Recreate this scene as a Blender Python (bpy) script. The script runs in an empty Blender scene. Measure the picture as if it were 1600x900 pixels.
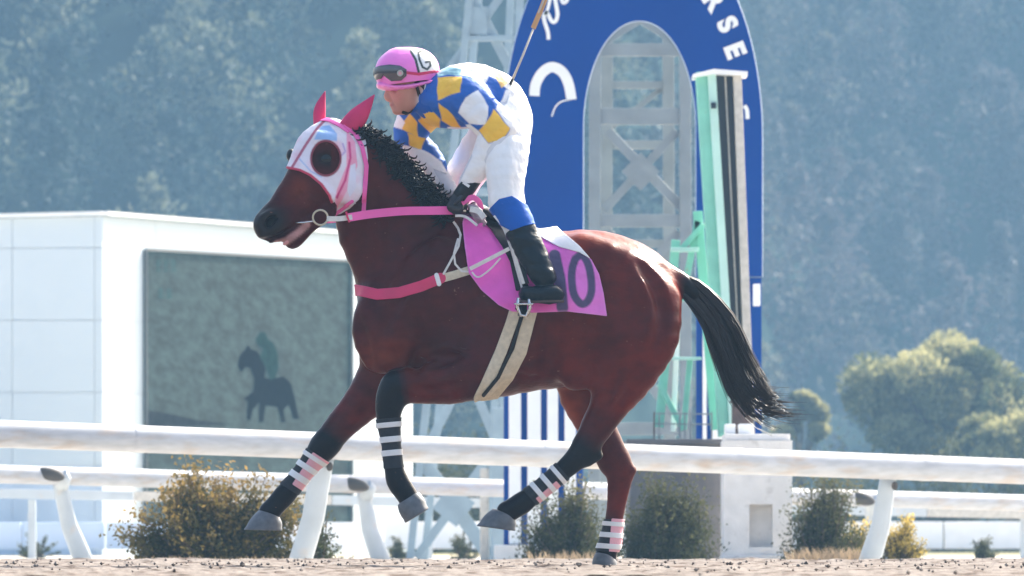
import bpy, bmesh, math, random
import numpy as np
from mathutils import Vector, Matrix, noise as mnoise
random.seed(7); np.random.seed(7)
RNG = np.random.RandomState(11)
sc = bpy.context.scene
col = sc.collection

# ------------------------------------------------------------------ camera, sky, sun, exposure
CAM_D, HC, HORIZON, FPX = 30.0, 0.114, 845.0, 10500.0
cam = bpy.data.cameras.new('camera'); cam_o = bpy.data.objects.new('camera', cam); col.objects.link(cam_o)
cam_o.location = (0, -CAM_D, HC); cam_o.rotation_euler = (math.pi/2, 0, 0)
cam.sensor_width = 36; cam.lens = FPX/1600*36
cam.shift_y = (HORIZON-450)/1600
cam.clip_start = 0.5; cam.clip_end = 3000
cam.dof.use_dof = True; cam.dof.focus_distance = CAM_D-0.15; cam.dof.aperture_fstop = 9.0
sc.camera = cam_o
SUN_EL, SUN_AZ = math.radians(40), math.radians(40)       # azimuth from +Y (away from the camera) towards +X
sdir = Vector((math.sin(SUN_AZ)*math.cos(SUN_EL), math.cos(SUN_AZ)*math.cos(SUN_EL), math.sin(SUN_EL)))
world = bpy.data.worlds.new('World'); sc.world = world; world.use_nodes = True
nt = world.node_tree; bg = nt.nodes['Background']
sky = nt.nodes.new('ShaderNodeTexSky'); sky.sky_type = 'NISHITA'; sky.sun_disc = False
sky.sun_elevation = SUN_EL; sky.sun_rotation = SUN_AZ; sky.dust_density = 6.0; sky.ozone_density = .4
nt.links.new(sky.outputs[0], bg.inputs[0]); bg.inputs[1].default_value = 0.14
sun = bpy.data.lights.new('sun', 'SUN'); sun.energy = 5.0; sun.angle = math.radians(0.5); sun.color = (1, .94, .84)
sun_o = bpy.data.objects.new('sun', sun); col.objects.link(sun_o)
sun_o.rotation_euler = (-sdir).to_track_quat('-Z', 'Y').to_euler(); sun_o.location = (20, 20, 40)
sc.view_settings.view_transform = 'Standard'; sc.view_settings.look = 'None'
sc.view_settings.exposure = 1.5; sc.view_settings.gamma = 1
sc.cycles.max_bounces = 8; sc.cycles.diffuse_bounces = 3; sc.cycles.volume_bounces = 1
sc.cycles.use_denoising = True

# ------------------------------------------------------------------ helpers
S = 350.0
def PX(px): return (px-800)/S
def PZ(py): return HC+(HORIZON-py)/S
def P(px, py, Y=0.0): return Vector((PX(px), Y/S, PZ(py)))          # Y in picture units, away from the camera
def W(px, py, d): return Vector(((px-800)*d/FPX, d-CAM_D, HC+(HORIZON-py)*d/FPX))   # d metres from the camera
def topx(v): return v[:, 0]*S+800, HORIZON-(v[:, 2]-HC)*S

def tag(o, label=None, cat=None, group=None, kind=None):
    if label: o['label'] = label
    if cat: o['category'] = cat
    if group: o['group'] = group
    if kind: o['kind'] = kind
    return o
def root_loc(p):
    l = Vector((0, 0, 0))
    while p is not None: l += p.location; p = p.parent
    return l
def mk(name, verts, faces, m=None, parent=None, smooth=True, origin=None, cols=None, mi=None):
    v = np.asarray(verts, dtype=np.float64).reshape(-1, 3)
    off = np.array(root_loc(parent)) if parent is not None else np.array(origin if origin is not None else (0, 0, 0), dtype=float)
    me = bpy.data.meshes.new(name)
    if isinstance(faces, np.ndarray) and len(faces):
        n, k = faces.shape
        me.vertices.add(len(v)); me.vertices.foreach_set('co', (v-off).astype(np.float32).ravel())
        me.loops.add(n*k); me.loops.foreach_set('vertex_index', faces.astype(np.int32).ravel())
        me.polygons.add(n); me.polygons.foreach_set('loop_start', np.arange(0, n*k, k, dtype=np.int32))
        me.polygons.foreach_set('loop_total', np.full(n, k, dtype=np.int32))
        me.update(calc_edges=True); me.validate()
    else:
        me.from_pydata([tuple(a) for a in (v-off)], [], [tuple(f) for f in faces]); me.update()
    ms = m if isinstance(m, (list, tuple)) else [m]
    for q in ms:
        if q is not None: me.materials.append(q)
    if mi is not None: me.polygons.foreach_set('material_index', np.asarray(mi, dtype=np.int32))
    if cols is not None:
        a = me.color_attributes.new('tint', 'FLOAT_COLOR', 'POINT')
        c = np.ones((len(v), 4), dtype=np.float32); c[:, :3] = cols; a.data.foreach_set('color', c.ravel())
    if smooth: me.polygons.foreach_set('use_smooth', np.ones(len(me.polygons), dtype=bool))
    o = bpy.data.objects.new(name, me); col.objects.link(o)
    if parent is not None: o.parent = parent
    elif origin is not None: o.location = origin
    return o
def empty(name, loc, label, cat, group=None):
    o = bpy.data.objects.new(name, None); col.objects.link(o); o.location = loc; o.empty_display_size = .2
    return tag(o, label, cat, group)
def copy_tree(o, delta, parent=None):
    c = o.copy(); col.objects.link(c)
    if parent is not None: c.parent = parent
    else: c.location = o.location+Vector(delta)
    for ch in list(o.children): copy_tree(ch, (0, 0, 0), c)
    return c

class MB:
    def __init__(s): s.v = []; s.f = []
    def add(s, vs, fs):
        b = len(s.v); s.v += [tuple(a) for a in vs]; s.f += [tuple(i+b for i in f) for f in fs]
    def box(s, c, d, rot=None):
        vs = []
        for x in (-.5, .5):
            for y in (-.5, .5):
                for z in (-.5, .5):
                    p = Vector((x*d[0], y*d[1], z*d[2]))
                    if rot is not None: p = rot @ p
                    vs.append(Vector(c)+p)
        s.add(vs, [(0, 1, 3, 2), (4, 6, 7, 5), (0, 4, 5, 1), (2, 3, 7, 6), (0, 2, 6, 4), (1, 5, 7, 3)])
    def bar(s, a, b, w, t=None, bev=0.0):                     # rectangular bar: w in the picture plane, t in depth
        a, b = Vector(a), Vector(b); t = t or w
        d = (b-a).normalized(); L = Vector((0, 1, 0)); L = (L-d*L.dot(d))
        if L.length < .2: L = Vector((1, 0, 0)); L = L-d*L.dot(d)
        L.normalize(); U = d.cross(L)
        vs = [p+U*(w/2*u)+L*(t/2*l) for p in (a, b) for u, l in ((-1, -1), (1, -1), (1, 1), (-1, 1))]
        s.add(vs, [(0, 1, 2, 3), (7, 6, 5, 4), (0, 4, 5, 1), (1, 5, 6, 2), (2, 6, 7, 3), (3, 7, 4, 0)])
    def tube(s, pts, rs, n=10, caps=True, asp=1.0):
        pts = [Vector(p) for p in pts]
        if not hasattr(rs, '__len__'): rs = [rs]*len(pts)
        b = len(s.v); prev = None
        for i, p in enumerate(pts):
            d = (pts[min(i+1, len(pts)-1)]-pts[max(i-1, 0)]).normalized()
            if prev is None:
                L = Vector((0, 1, 0)); L = L-d*L.dot(d)
                if L.length < .15: L = Vector((1, 0, 0)); L = L-d*L.dot(d)
            else: L = prev-d*prev.dot(d)
            L.normalize(); prev = L; U = d.cross(L)
            for k in range(n):
                a = 2*math.pi*k/n; s.v.append(tuple(p+U*(math.cos(a)*rs[i])+L*(math.sin(a)*rs[i]*asp)))
        m = len(pts)
        for i in range(m-1):
            for k in range(n):
                k2 = (k+1) % n
                s.f.append((b+i*n+k, b+i*n+k2, b+(i+1)*n+k2, b+(i+1)*n+k))
        if caps: s.f.append(tuple(b+k for k in range(n))[::-1]); s.f.append(tuple(b+(m-1)*n+k for k in range(n)))
    def poly(s, pts, y0, y1):                                  # prism: polygon (x,z) between depths y0<y1, pts clockwise or not
        n = len(pts); b = len(s.v)
        for y in (y0, y1): s.v += [(x, y, z) for x, z in pts]
        s.f.append(tuple(range(b, b+n))); s.f.append(tuple(range(b+2*n-1, b+n-1, -1)))
        for i in range(n):
            j = (i+1) % n; s.f.append((b+i, b+n+i, b+n+j, b+j))
    def ell(s, c, r, n=16, m=10, rot=None):
        b = len(s.v); c = Vector(c)
        for i in range(m+1):
            th = math.pi*i/m
            for k in range(n):
                ph = 2*math.pi*k/n
                p = Vector((r[0]*math.sin(th)*math.cos(ph), r[1]*math.sin(th)*math.sin(ph), r[2]*math.cos(th)))
                if rot is not None: p = rot @ p
                s.v.append(tuple(c+p))
        for i in range(m):
            for k in range(n):
                k2 = (k+1) % n; s.f.append((b+i*n+k, b+i*n+n+k, b+i*n+n+k2, b+i*n+k2))
    def make(s, name, m, parent=None, smooth=False, origin=None, bevel=0.0):
        o = mk(name, s.v, s.f, m, parent, smooth, origin)
        bm = bmesh.new(); bm.from_mesh(o.data); bmesh.ops.recalc_face_normals(bm, faces=bm.faces)
        for f_ in bm.faces:
            if len(f_.verts) > 4: f_.smooth = False
        bm.to_mesh(o.data); bm.free()
        if bevel:
            md = o.modifiers.new('bevel', 'BEVEL'); md.width = bevel; md.segments = 2; md.limit_method = 'ANGLE'
        return o

# ------------------------------------------------------------------ materials
def mat(name, c=(.5, .5, .5), rough=.6, var=0.0, vscale=8.0, bump=0.0, bscale=40.0, attr=False, spec=.5, c2=None,
        c2f=(.5, .62), c2scale=3.0, sheen=0.0, coat=0.0, metal=0.0, transl=0.0, stretch=(1, 1, 1), emit=0.0, alpha=1.0):
    m = bpy.data.materials.new(name); m.use_nodes = True; t = m.node_tree; b = t.nodes['Principled BSDF']; N, L = t.nodes.new, t.links.new
    geo = N('ShaderNodeNewGeometry'); mp = N('ShaderNodeMapping'); mp.inputs['Scale'].default_value = stretch; L(geo.outputs['Position'], mp.inputs[0])
    if attr:
        a = N('ShaderNodeVertexColor'); a.layer_name = 'tint'; src = a.outputs[0]
    else:
        r = N('ShaderNodeRGB'); r.outputs[0].default_value = (*c, 1); src = r.outputs[0]
    if c2 is not None:
        n2 = N('ShaderNodeTexNoise'); n2.inputs['Scale'].default_value = c2scale; n2.inputs['Detail'].default_value = 6; L(mp.outputs[0], n2.inputs[0])
        rp = N('ShaderNodeMapRange'); rp.inputs[1].default_value, rp.inputs[2].default_value = c2f; L(n2.outputs[0], rp.inputs[0])
        mx = N('ShaderNodeMix'); mx.data_type = 'RGBA'; L(rp.outputs[0], mx.inputs[0]); L(src, mx.inputs[6]); mx.inputs[7].default_value = (*c2, 1); src = mx.outputs[2]
    if var > 0:
        n1 = N('ShaderNodeTexNoise'); n1.inputs['Scale'].default_value = vscale; n1.inputs['Detail'].default_value = 5; L(mp.outputs[0], n1.inputs[0])
        rp = N('ShaderNodeMapRange'); rp.inputs[1].default_value, rp.inputs[2].default_value = .3, .7
        rp.inputs[3].default_value, rp.inputs[4].default_value = 1-var, 1+var; L(n1.outputs[0], rp.inputs[0])
        mx = N('ShaderNodeVectorMath'); mx.operation = 'SCALE'; L(src, mx.inputs[0]); L(rp.outputs[0], mx.inputs['Scale']); src = mx.outputs[0]
    L(src, b.inputs['Base Color'])
    b.inputs['Roughness'].default_value = rough; b.inputs['Specular IOR Level'].default_value = spec
    b.inputs['Metallic'].default_value = metal; b.inputs['Coat Weight'].default_value = coat; b.inputs['Coat Roughness'].default_value = .25
    b.inputs['Sheen Weight'].default_value = sheen
    if bump > 0:
        nb = N('ShaderNodeTexNoise'); nb.inputs['Scale'].default_value = bscale; nb.inputs['Detail'].default_value = 6; L(mp.outputs[0], nb.inputs[0])
        bp = N('ShaderNodeBump'); bp.inputs['Strength'].default_value = bump; bp.inputs['Distance'].default_value = .01; L(nb.outputs[0], bp.inputs['Height']); L(bp.outputs[0], b.inputs['Normal'])
    if transl > 0:
        tr = N('ShaderNodeBsdfTranslucent'); L(src, tr.inputs[0]); ms = N('ShaderNodeMixShader'); ms.inputs[0].default_value = transl
        L(b.outputs[0], ms.inputs[1]); L(tr.outputs[0], ms.inputs[2]); L(ms.outputs[0], t.nodes['Material Output'].inputs[0])
    if emit > 0:
        L(src, b.inputs['Emission Color']); b.inputs['Emission Strength'].default_value = emit
    return m
M = {}
M['coat'] = mat('horse coat', rough=.28, attr=True, var=.22, vscale=14, bump=.2, bscale=60, spec=.12, c2=(.20, .085, .055), c2f=(.715, .74), c2scale=42, stretch=(1, 1, 1.5))
M['hair'] = mat('black hair', (.004, .003, .004), rough=.36, spec=.22)
M['tailhair'] = mat('tail hair', (.016, .009, .008), rough=.42, spec=.5)
M['hoof'] = mat('hoof horn', (.11, .12, .135), rough=.55, var=.25, vscale=30, bump=.2)
M['pink'] = mat('pink strap', (.85, .12, .42), rough=.5, var=.06, bump=.15, bscale=90)
M['crimson'] = mat('crimson strap', (.62, .03, .12), rough=.55, var=.1, bump=.2, bscale=90)
M['hood'] = mat('hood fabric', attr=True, rough=.6, var=.05, bump=.25, bscale=60)
M['ear'] = mat('ear cover', (.62, .025, .14), rough=.6, var=.12, bump=.2, bscale=80, transl=.15)
M['fabric'] = mat('printed fabric', attr=True, rough=.62, var=.05, vscale=20, bump=.3, bscale=35)
M['whitecloth'] = mat('white breeches cloth', (.90, .89, .87), rough=.7, var=.04, bump=.35, bscale=25)
M['whitestrap'] = mat('white strap', (.68, .66, .62), rough=.6, var=.1, vscale=40)
M['cream'] = mat('cream girth webbing', (.62, .54, .40), rough=.75, var=.12, vscale=50, bump=.3, bscale=140)
M['blackl'] = mat('black leather', (.006, .007, .010), rough=.35, spec=.3, bump=.15, bscale=80)
M['boot'] = mat('boot leather', (.006, .013, .020), rough=.3, spec=.2, bump=.25, bscale=26)
M['blue'] = mat('blue fabric', (.006, .10, .45), spec=.2, rough=.55, bump=.25, bscale=40)
M['skin'] = mat('skin', attr=True, rough=.5, var=.06, vscale=30, bump=.05)
M['helmet'] = mat('helmet cover', attr=True, rough=.32, coat=.3, bump=.05, bscale=30)
M['goggle'] = mat('goggle lens', (.03, .02, .035), rough=.08, spec=.8, coat=.8)
M['bandage'] = mat('dark bandage', (.012, .014, .02), rough=.75, bump=.4, bscale=160)
M['tape'] = mat('white tape', (.78, .78, .78), rough=.6, bump=.2, bscale=150)
M['pinkband'] = mat('pink bandage', (.78, .40, .45), rough=.7, var=.08, bump=.3, bscale=150)
M['steel'] = mat('steel', (.6, .6, .6), rough=.25, metal=1)
M['eye'] = mat('eye', (.004, .002, .002), rough=.12, spec=.35)
M['rail'] = mat('rail paint', (.41, .43, .46), spec=.15, rough=.5, var=.12, vscale=9, c2=(.40, .35, .31), c2f=(.52, .75), c2scale=5, bump=.1, bscale=30, stretch=(.6, 1, 3))
M['post'] = mat('post paint', (.42, .47, .51), rough=.5, var=.06, vscale=6, c2=(.5, .45, .4), c2f=(.62, .8), c2scale=7)
M['shaded_bracket'] = mat('fitting underside shade', (.05, .045, .04), rough=.8, var=.2)  # dark tone stands in for shade under the rail fittings
M['wallw'] = mat('white building panel', (.55, .62, .68), rough=.6, var=.015, vscale=1.5)
M['wallbase'] = mat('pale blue base board', (.50, .60, .74), rough=.6, var=.05, vscale=4, stretch=(1, 1, .1))
M['frame'] = mat('screen frame', (.10, .11, .11), rough=.5)
M['archblue'] = mat('blue painted panel', (.001, .045, .25), spec=.02, rough=.42, var=.05, vscale=2, bump=.03, bscale=8)
M['archedge'] = mat('panel edge', (.45, .55, .68), rough=.45)
M['white'] = mat('white paint', (.80, .81, .82), rough=.5, var=.03)
M['lattice'] = mat('galvanised steel paint', (.20, .235, .245), rough=.55, var=.12, vscale=5)
M['latticeb'] = mat('pale blue steel paint', (.22, .30, .36), rough=.5, var=.1, vscale=5)
M['green'] = mat('mint green steel paint', (.18, .50, .40), rough=.5, var=.12, vscale=6, c2=(.25, .2, .14), c2f=(.68, .8), c2scale=12)
M['mint'] = mat('pale mint paint', (.42, .66, .60), rough=.45, var=.06, vscale=5)
M['slot'] = mat('dark slot', (.012, .018, .03), rough=.25)
M['beige'] = mat('weathered beige paint', (.48, .46, .42), rough=.7, var=.15, vscale=20)
M['concrete'] = mat('pale concrete', (.74, .71, .68), rough=.85, var=.1, vscale=6, c2=(.4, .36, .33), c2f=(.6, .8), c2scale=9, bump=.3, bscale=60)
M['dconcrete'] = mat('grey concrete', (.10, .10, .11), rough=.85, var=.15, vscale=5, bump=.3, bscale=40)
M['brownbox'] = mat('dark brown paint', (.06, .035, .03), rough=.6, var=.2)
M['whip'] = mat('whip shaft', (.55, .50, .42), rough=.4)
M['flap'] = mat('whip flap', (.62, .34, .14), rough=.6)

# ------------------------------------------------------------------ implicit bodies
def catmull(nodes, sub):
    a = np.array(nodes, dtype=float); n = len(a)
    if n < 3 or sub < 2: return a
    out = []
    for i in range(n-1):
        p0, p1, p2, p3 = a[max(i-1, 0)], a[i], a[i+1], a[min(i+2, n-1)]
        for k in range(sub):
            t = k/sub
            out.append(.5*((2*p1)+(-p0+p2)*t+(2*p0-5*p1+4*p2-p3)*t*t+(-p0+3*p1-3*p2+p3)*t**3))
    out.append(a[-1]); return np.array(out)
class Body:
    def __init__(s): s.ch = []
    def chain(s, nodes, k=.03, sub=3, neg=False, tone=None, name=None):
        """nodes: (px, py, Y, a, b[, tone]) in picture units: a half-width in the picture plane, b half-width in depth"""
        nd = [tuple(n)+((tone if tone is not None else 0.,) if len(n) == 5 else ()) for n in nodes]
        q = catmull(nd, sub)
        pts = np.stack([PX(q[:, 0]), q[:, 2]/S, PZ(q[:, 1])], 1)
        s.ch.append(dict(p=pts, a=np.maximum(q[:, 3], 1)/S, b=np.maximum(q[:, 4], 1)/S, t=q[:, 5], k=k, neg=neg, name=name))
    def sub(s, names):
        b = Body(); b.ch = [c for c in s.ch if c['name'] in names]; return b
    @staticmethod
    def cd(c, pts):
        """distance and tone of one chain at pts (n,3)"""
        D = np.full(len(pts), 9.0); T = np.zeros(len(pts)); p = c['p']
        if len(p) == 1: segs = [(0, 0)]
        else: segs = [(i, i+1) for i in range(len(p)-1)]
        for i, j in segs:
            A, B = p[i], p[j]; t = B-A; l = np.linalg.norm(t)
            td = t/l if l > 1e-9 else np.array([0, 0, 1.])
            L = np.array([0, 1., 0]); L = L-td*L.dot(td)
            nl = np.linalg.norm(L)
            L = L/nl if nl > .15 else np.array([1., 0, 0])
            U = np.cross(td, L)
            r = pts-A; h = np.clip(r@td/max(l, 1e-9), 0, 1) if l > 1e-9 else np.zeros(len(pts))
            q = r-h[:, None]*t
            a = c['a'][i]*(1-h)+c['a'][j]*h; b = c['b'][i]*(1-h)+c['b'][j]*h; m = np.minimum(a, b)
            u, v, w = q@U, q@L, q@td
            k1 = np.sqrt((u/a)**2+(v/b)**2+(w/m)**2); k2 = np.sqrt((u/a**2)**2+(v/b**2)**2+(w/m**2)**2)
            d = k1*(k1-1)/np.maximum(k2, 1e-6); d = np.where(k1 < 1e-4, -m, d)
            d = np.maximum(d, -m)
            n = d < D; T = np.where(n, c['t'][i]*(1-h)+c['t'][j]*h, T)
            kk = .008; hh = np.maximum(kk-np.abs(D-d), 0)/kk; D = np.minimum(D, d)-hh*hh*kk/4
        return D, T
    def ev(s, pts):
        F = np.full(len(pts), 1.0)
        for c in s.ch:
            R = max(c['a'].max(), c['b'].max())+c['k']+.03
            m = np.nonzero(((pts > c['p'].min(0)-R) & (pts < c['p'].max(0)+R)).all(1))[0]
            if not len(m): continue
            d = s.cd(c, pts[m])[0]; f = F[m]; k = c['k']
            if c['neg']:
                d = -d; hh = np.maximum(k-np.abs(f-d), 0)/k; F[m] = np.maximum(f, d)+hh*hh*k/4
            else:
                hh = np.maximum(k-np.abs(f-d), 0)/k; F[m] = np.minimum(f, d)-hh*hh*k/4
        return F
    def grid(s, lo, hi, h, B=5):
        """field on a grid; only blocks near the surface are evaluated finely"""
        lo = np.array(lo, float); nb = np.ceil((np.array(hi)-lo)/h/B).astype(int)+1; n = nb*B
        bi = np.stack(np.meshgrid(*[np.arange(k) for k in nb], indexing='ij'), -1).reshape(-1, 3)
        fc = s.ev(lo+(bi*B+(B-1)/2)*h)
        F = np.repeat(np.repeat(np.repeat(np.where(fc < 0, -1., 1.).reshape(nb), B, 0), B, 1), B, 2)
        act = bi[np.abs(fc) < 1.9*B*h+.006]*B
        o = np.stack(np.meshgrid(*[np.arange(B)]*3, indexing='ij'), -1).reshape(-1, 3)
        idx = (act[:, None, :]+o[None]).reshape(-1, 3)
        F[idx[:, 0], idx[:, 1], idx[:, 2]] = s.ev(lo+idx*h)
        return F, lo, h
    def tone(s, pts):
        num = np.zeros(len(pts)); den = np.zeros(len(pts))+1e-12
        for c in s.ch:
            if c['neg']: continue
            d, t = s.cd(c, pts); w = np.exp(-np.clip(d, -.02, 1)/.008); num += w*t; den += w
        return num/den
    def mesh(s, lo, hi, h):
        return nets(*s.grid(lo, hi, h))
def nets(F, org, h):
    I = F < 0; sh = np.array(F.shape)
    cnt = np.zeros(sh-1, dtype=int)
    for a in (0, 1):
        for b in (0, 1):
            for c in (0, 1): cnt += I[a:sh[0]-1+a, b:sh[1]-1+b, c:sh[2]-1+c]
    act = (cnt > 0) & (cnt < 8); idx = np.full(sh-1, -1); idx[act] = np.arange(act.sum())
    C = np.argwhere(act); acc = np.zeros((len(C), 3)); n = np.zeros(len(C))
    cs = [(a, b, c) for a in (0, 1) for b in (0, 1) for c in (0, 1)]
    for p in cs:
        for ax in range(3):
            if p[ax]: continue
            q = list(p); q[ax] = 1
            fa = F[C[:, 0]+p[0], C[:, 1]+p[1], C[:, 2]+p[2]]; fb = F[C[:, 0]+q[0], C[:, 1]+q[1], C[:, 2]+q[2]]
            m = (fa < 0) != (fb < 0); t = np.where(m, fa/np.where(m, fa-fb, 1), 0)
            pos = np.array(p, float)[None]+t[:, None]*(np.array(q)-np.array(p))[None]
            acc[m] += pos[m]; n[m] += 1
    V = (acc/n[:, None]+C)*h+org
    Q = []
    for ax in range(3):
        b, c = (ax+1) % 3, (ax+2) % 3
        sa = [slice(1, -1)]*3; sb = [slice(1, -1)]*3; sa[ax] = slice(0, -1); sb[ax] = slice(1, None)
        A, B = I[tuple(sa)], I[tuple(sb)]; m = np.argwhere(A != B); ins = A[A != B]
        base = m.copy(); base[:, b] += 1; base[:, c] += 1          # back to full indices (others started at 1)
        def cell(db, dc):
            k = base.copy(); k[:, b] += db; k[:, c] += dc; return idx[k[:, 0], k[:, 1], k[:, 2]]
        q = np.stack([cell(-1, -1), cell(0, -1), cell(0, 0), cell(-1, 0)], 1)
        q[~ins] = q[~ins][:, ::-1]; Q.append(q)
    return V, np.concatenate(Q)
def vnormals(V, Fc):
    n = np.zeros_like(V)
    k = Fc.shape[1]; a = V[Fc[:, 2]]-V[Fc[:, 0]]; b = (V[Fc[:, 3]]-V[Fc[:, 1]]) if k == 4 else V[Fc[:, 2]]-V[Fc[:, 1]]
    if k == 3: a, b = V[Fc[:, 1]]-V[Fc[:, 0]], V[Fc[:, 2]]-V[Fc[:, 0]]
    fn = np.cross(a, b)
    for i in range(k): np.add.at(n, Fc[:, i], fn)
    return n/np.maximum(np.linalg.norm(n, axis=1), 1e-12)[:, None]
def relax(V, Fc, it=2, f=.5):
    V = V.copy()
    for _ in range(it):
        s = np.zeros_like(V); c = np.zeros(len(V)); k = Fc.shape[1]
        for i in range(k):
            a, b = Fc[:, i], Fc[:, (i+1) % k]
            np.add.at(s, a, V[b]); np.add.at(c, a, 1)
        V = V+(s/np.maximum(c, 1)[:, None]-V)*f*(c > 0)[:, None]
    return V
def clip(V, T, g):
    """keep the part of triangles T where g<0"""
    if T.shape[1] == 4: T = np.concatenate([T[:, [0, 1, 2]], T[:, [0, 2, 3]]])
    ins = g < 0; c = ins[T].sum(1); out = [T[c == 3]]; nv = []; cache = {}
    base = len(V)
    def cut(a, b):
        key = (a, b) if a < b else (b, a)
        if key not in cache:
            t = g[a]/(g[a]-g[b]); nv.append(V[a]+(V[b]-V[a])*t); cache[key] = base+len(nv)-1
        return cache[key]
    ex = []
    for t in T[c == 1]:
        k = int(np.argmax(ins[t])); a, b, d = int(t[k]), int(t[(k+1) % 3]), int(t[(k+2) % 3])
        ex.append((a, cut(a, b), cut(a, d)))
    for t in T[c == 2]:
        k = int(np.argmin(ins[t])); a, b, d = int(t[k]), int(t[(k+1) % 3]), int(t[(k+2) % 3])
        p, q = cut(a, b), cut(a, d); ex.append((p, b, d)); ex.append((p, d, q))
    if ex: out.append(np.array(ex))
    V2 = np.concatenate([V, np.array(nv)]) if nv else V
    T2 = np.concatenate(out); u, inv = np.unique(T2, return_inverse=True)
    return V2[u], inv.reshape(-1, 3)
def dline(x, y, pts):
    pts = np.array(pts, float); d = np.full(len(x), 1e9)
    for a, b in zip(pts[:-1], pts[1:]):
        t = b-a; l = max(t@t, 1e-9); h = np.clip(((x-a[0])*t[0]+(y-a[1])*t[1])/l, 0, 1)
        d = np.minimum(d, np.hypot(x-a[0]-h*t[0], y-a[1]-h*t[1]))
    return d
def dpoly(x, y, pts):
    d = dline(x, y, list(pts)+[pts[0]]); ins = np.zeros(len(x), bool); n = len(pts)
    for i in range(n):
        (x1, y1), (x2, y2) = pts[i], pts[(i+1) % n]
        if y1 == y2: continue
        c = ((y1 > y) != (y2 > y)) & (x < (x2-x1)*(y-y1)/(y2-y1)+x1); ins ^= c
    return np.where(ins, -d, d)
def box_of(x0, y0, x1, y1, Y0, Y1): return (PX(x0), Y0/S, PZ(y1)), (PX(x1), Y1/S, PZ(y0))
def shell(body, box, h, off, gfun, name, m, parent=None, thick=.004, cols=None, wrinkle=0.0, wscale=9.0, sm=2, origin=None, wdir=(1, 1, 1.4)):
    V, Fq = body.mesh(*box, h); V = relax(V, Fq, sm); N = vnormals(V, Fq)
    if wrinkle:
        w = np.array([mnoise.fractal(Vector(v*wscale*np.array(wdir)), 1.0, 2.0, 4) for v in V]); V = V+N*(wrinkle*w)[:, None]
    V = V+N*off
    V, T = clip(V, Fq, gfun(V))
    o = mk(name, V, T, m, parent, True, origin, cols=cols(V) if cols else None)
    if thick:
        md = o.modifiers.new('solid', 'SOLIDIFY'); md.thickness = thick; md.offset = -1
    return o

# ------------------------------------------------------------------ ground
def hill0(x):
    t = np.clip((np.asarray(x, float)-3)/9, 0, 1); return 205+62*t*t*(3-2*t)
def hillz(x, d):
    h0 = hill0(x); z = np.where(d > h0, (d-h0)*.56+1.1*np.sin(x*.11+d*.05), 0.0)
    return np.maximum(z, -.10)
def ground_sheet():
    xs = np.linspace(-90, 90, 61); ds = np.concatenate([[0, 5, 10, 20, 30, 38, 41.4, 42.2, 44, 50, 60, 80, 110, 150, 190, 205], np.linspace(208, 420, 44)])
    X, D = np.meshgrid(xs, ds, indexing='ij'); Z = np.where(D <= hill0(X), -.085, hillz(X, D)-.085)
    Z = np.where(D < 41.5, -.06, Z)
    V = np.stack([X, D-CAM_D, Z], -1).reshape(-1, 3); n, m = X.shape
    i, j = np.meshgrid(np.arange(n-1), np.arange(m-1), indexing='ij'); a = (i*m+j).ravel()
    return V, np.stack([a, a+m, a+m+1, a+1], 1)
gm = bpy.data.materials.new('infield ground'); gm.use_nodes = True
t = gm.node_tree; b = t.nodes['Principled BSDF']; geo = t.nodes.new('ShaderNodeNewGeometry'); sp = t.nodes.new('ShaderNodeSeparateXYZ'); t.links.new(geo.outputs['Position'], sp.inputs[0])
nz = t.nodes.new('ShaderNodeTexNoise'); nz.inputs['Scale'].default_value = .8; nz.inputs['Detail'].default_value = 8; t.links.new(geo.outputs['Position'], nz.inputs[0])
ad = t.nodes.new('ShaderNodeMath'); ad.operation = 'MULTIPLY_ADD'; t.links.new(nz.outputs[0], ad.inputs[0]); ad.inputs[1].default_value = 6; t.links.new(sp.outputs[1], ad.inputs[2])
mr = t.nodes.new('ShaderNodeMapRange'); mr.inputs[1].default_value = 0; mr.inputs[2].default_value = 200; t.links.new(ad.outputs[0], mr.inputs[0])
cr = t.nodes.new('ShaderNodeValToRGB'); cr.color_ramp.interpolation = 'LINEAR'
E = cr.color_ramp.elements; E[0].position = 0; E[0].color = (.58, .54, .48, 1); E[1].position = .26; E[1].color = (.56, .52, .46, 1)
e = E.new(.33); e.color = (.30, .27, .17, 1); e = E.new(.5); e.color = (.045, .06, .04, 1); e = E.new(.9); e.color = (.025, .04, .035, 1)
t.links.new(mr.outputs[0], cr.inputs[0]); t.links.new(cr.outputs[0], b.inputs['Base Color']); b.inputs['Roughness'].default_value = .95; b.inputs['Specular IOR Level'].default_value = 0
V, Fq = ground_sheet(); tag(mk('ground', V, Fq, gm), kind='structure')

M['sand'] = mat('track sand', (.185, .162, .145), rough=.95, spec=.05, var=.3, vscale=14, c2=(.075, .055, .045), c2f=(.5, .62), c2scale=9, stretch=(1, .35, 1), bump=1.0, bscale=45)
def sand():
    def patch(x0, x1, y0, y1, sx, sy):
        xs = np.arange(x0, x1+sx/2, sx); ys = np.arange(y0, y1+sy/2, sy); X, Y = np.meshgrid(xs, ys, indexing='ij')
        return X, Y
    X, Y = patch(-4.2, 4.2, -9.5, 11.6, .04, .075)
    Z = np.zeros_like(X)
    for i in range(X.shape[0]):
        for j in range(X.shape[1]):
            p = Vector((X[i, j]*2.6, Y[i, j]*1.3, 0))
            Z[i, j] = .012*mnoise.noise(p)+.013*abs(mnoise.noise(p*4.1))+.004*mnoise.noise(p*11)
    fade = np.clip((11.5-Y)/.8, 0, 1); Z = Z-.002; Z = Z*fade-.055*(1-fade)
    n, m = X.shape; i, j = np.meshgrid(np.arange(n-1), np.arange(m-1), indexing='ij'); a = (i*m+j).ravel()
    return np.stack([X, Y, Z], -1).reshape(-1, 3), np.stack([a, a+m, a+m+1, a+1], 1)
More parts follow.
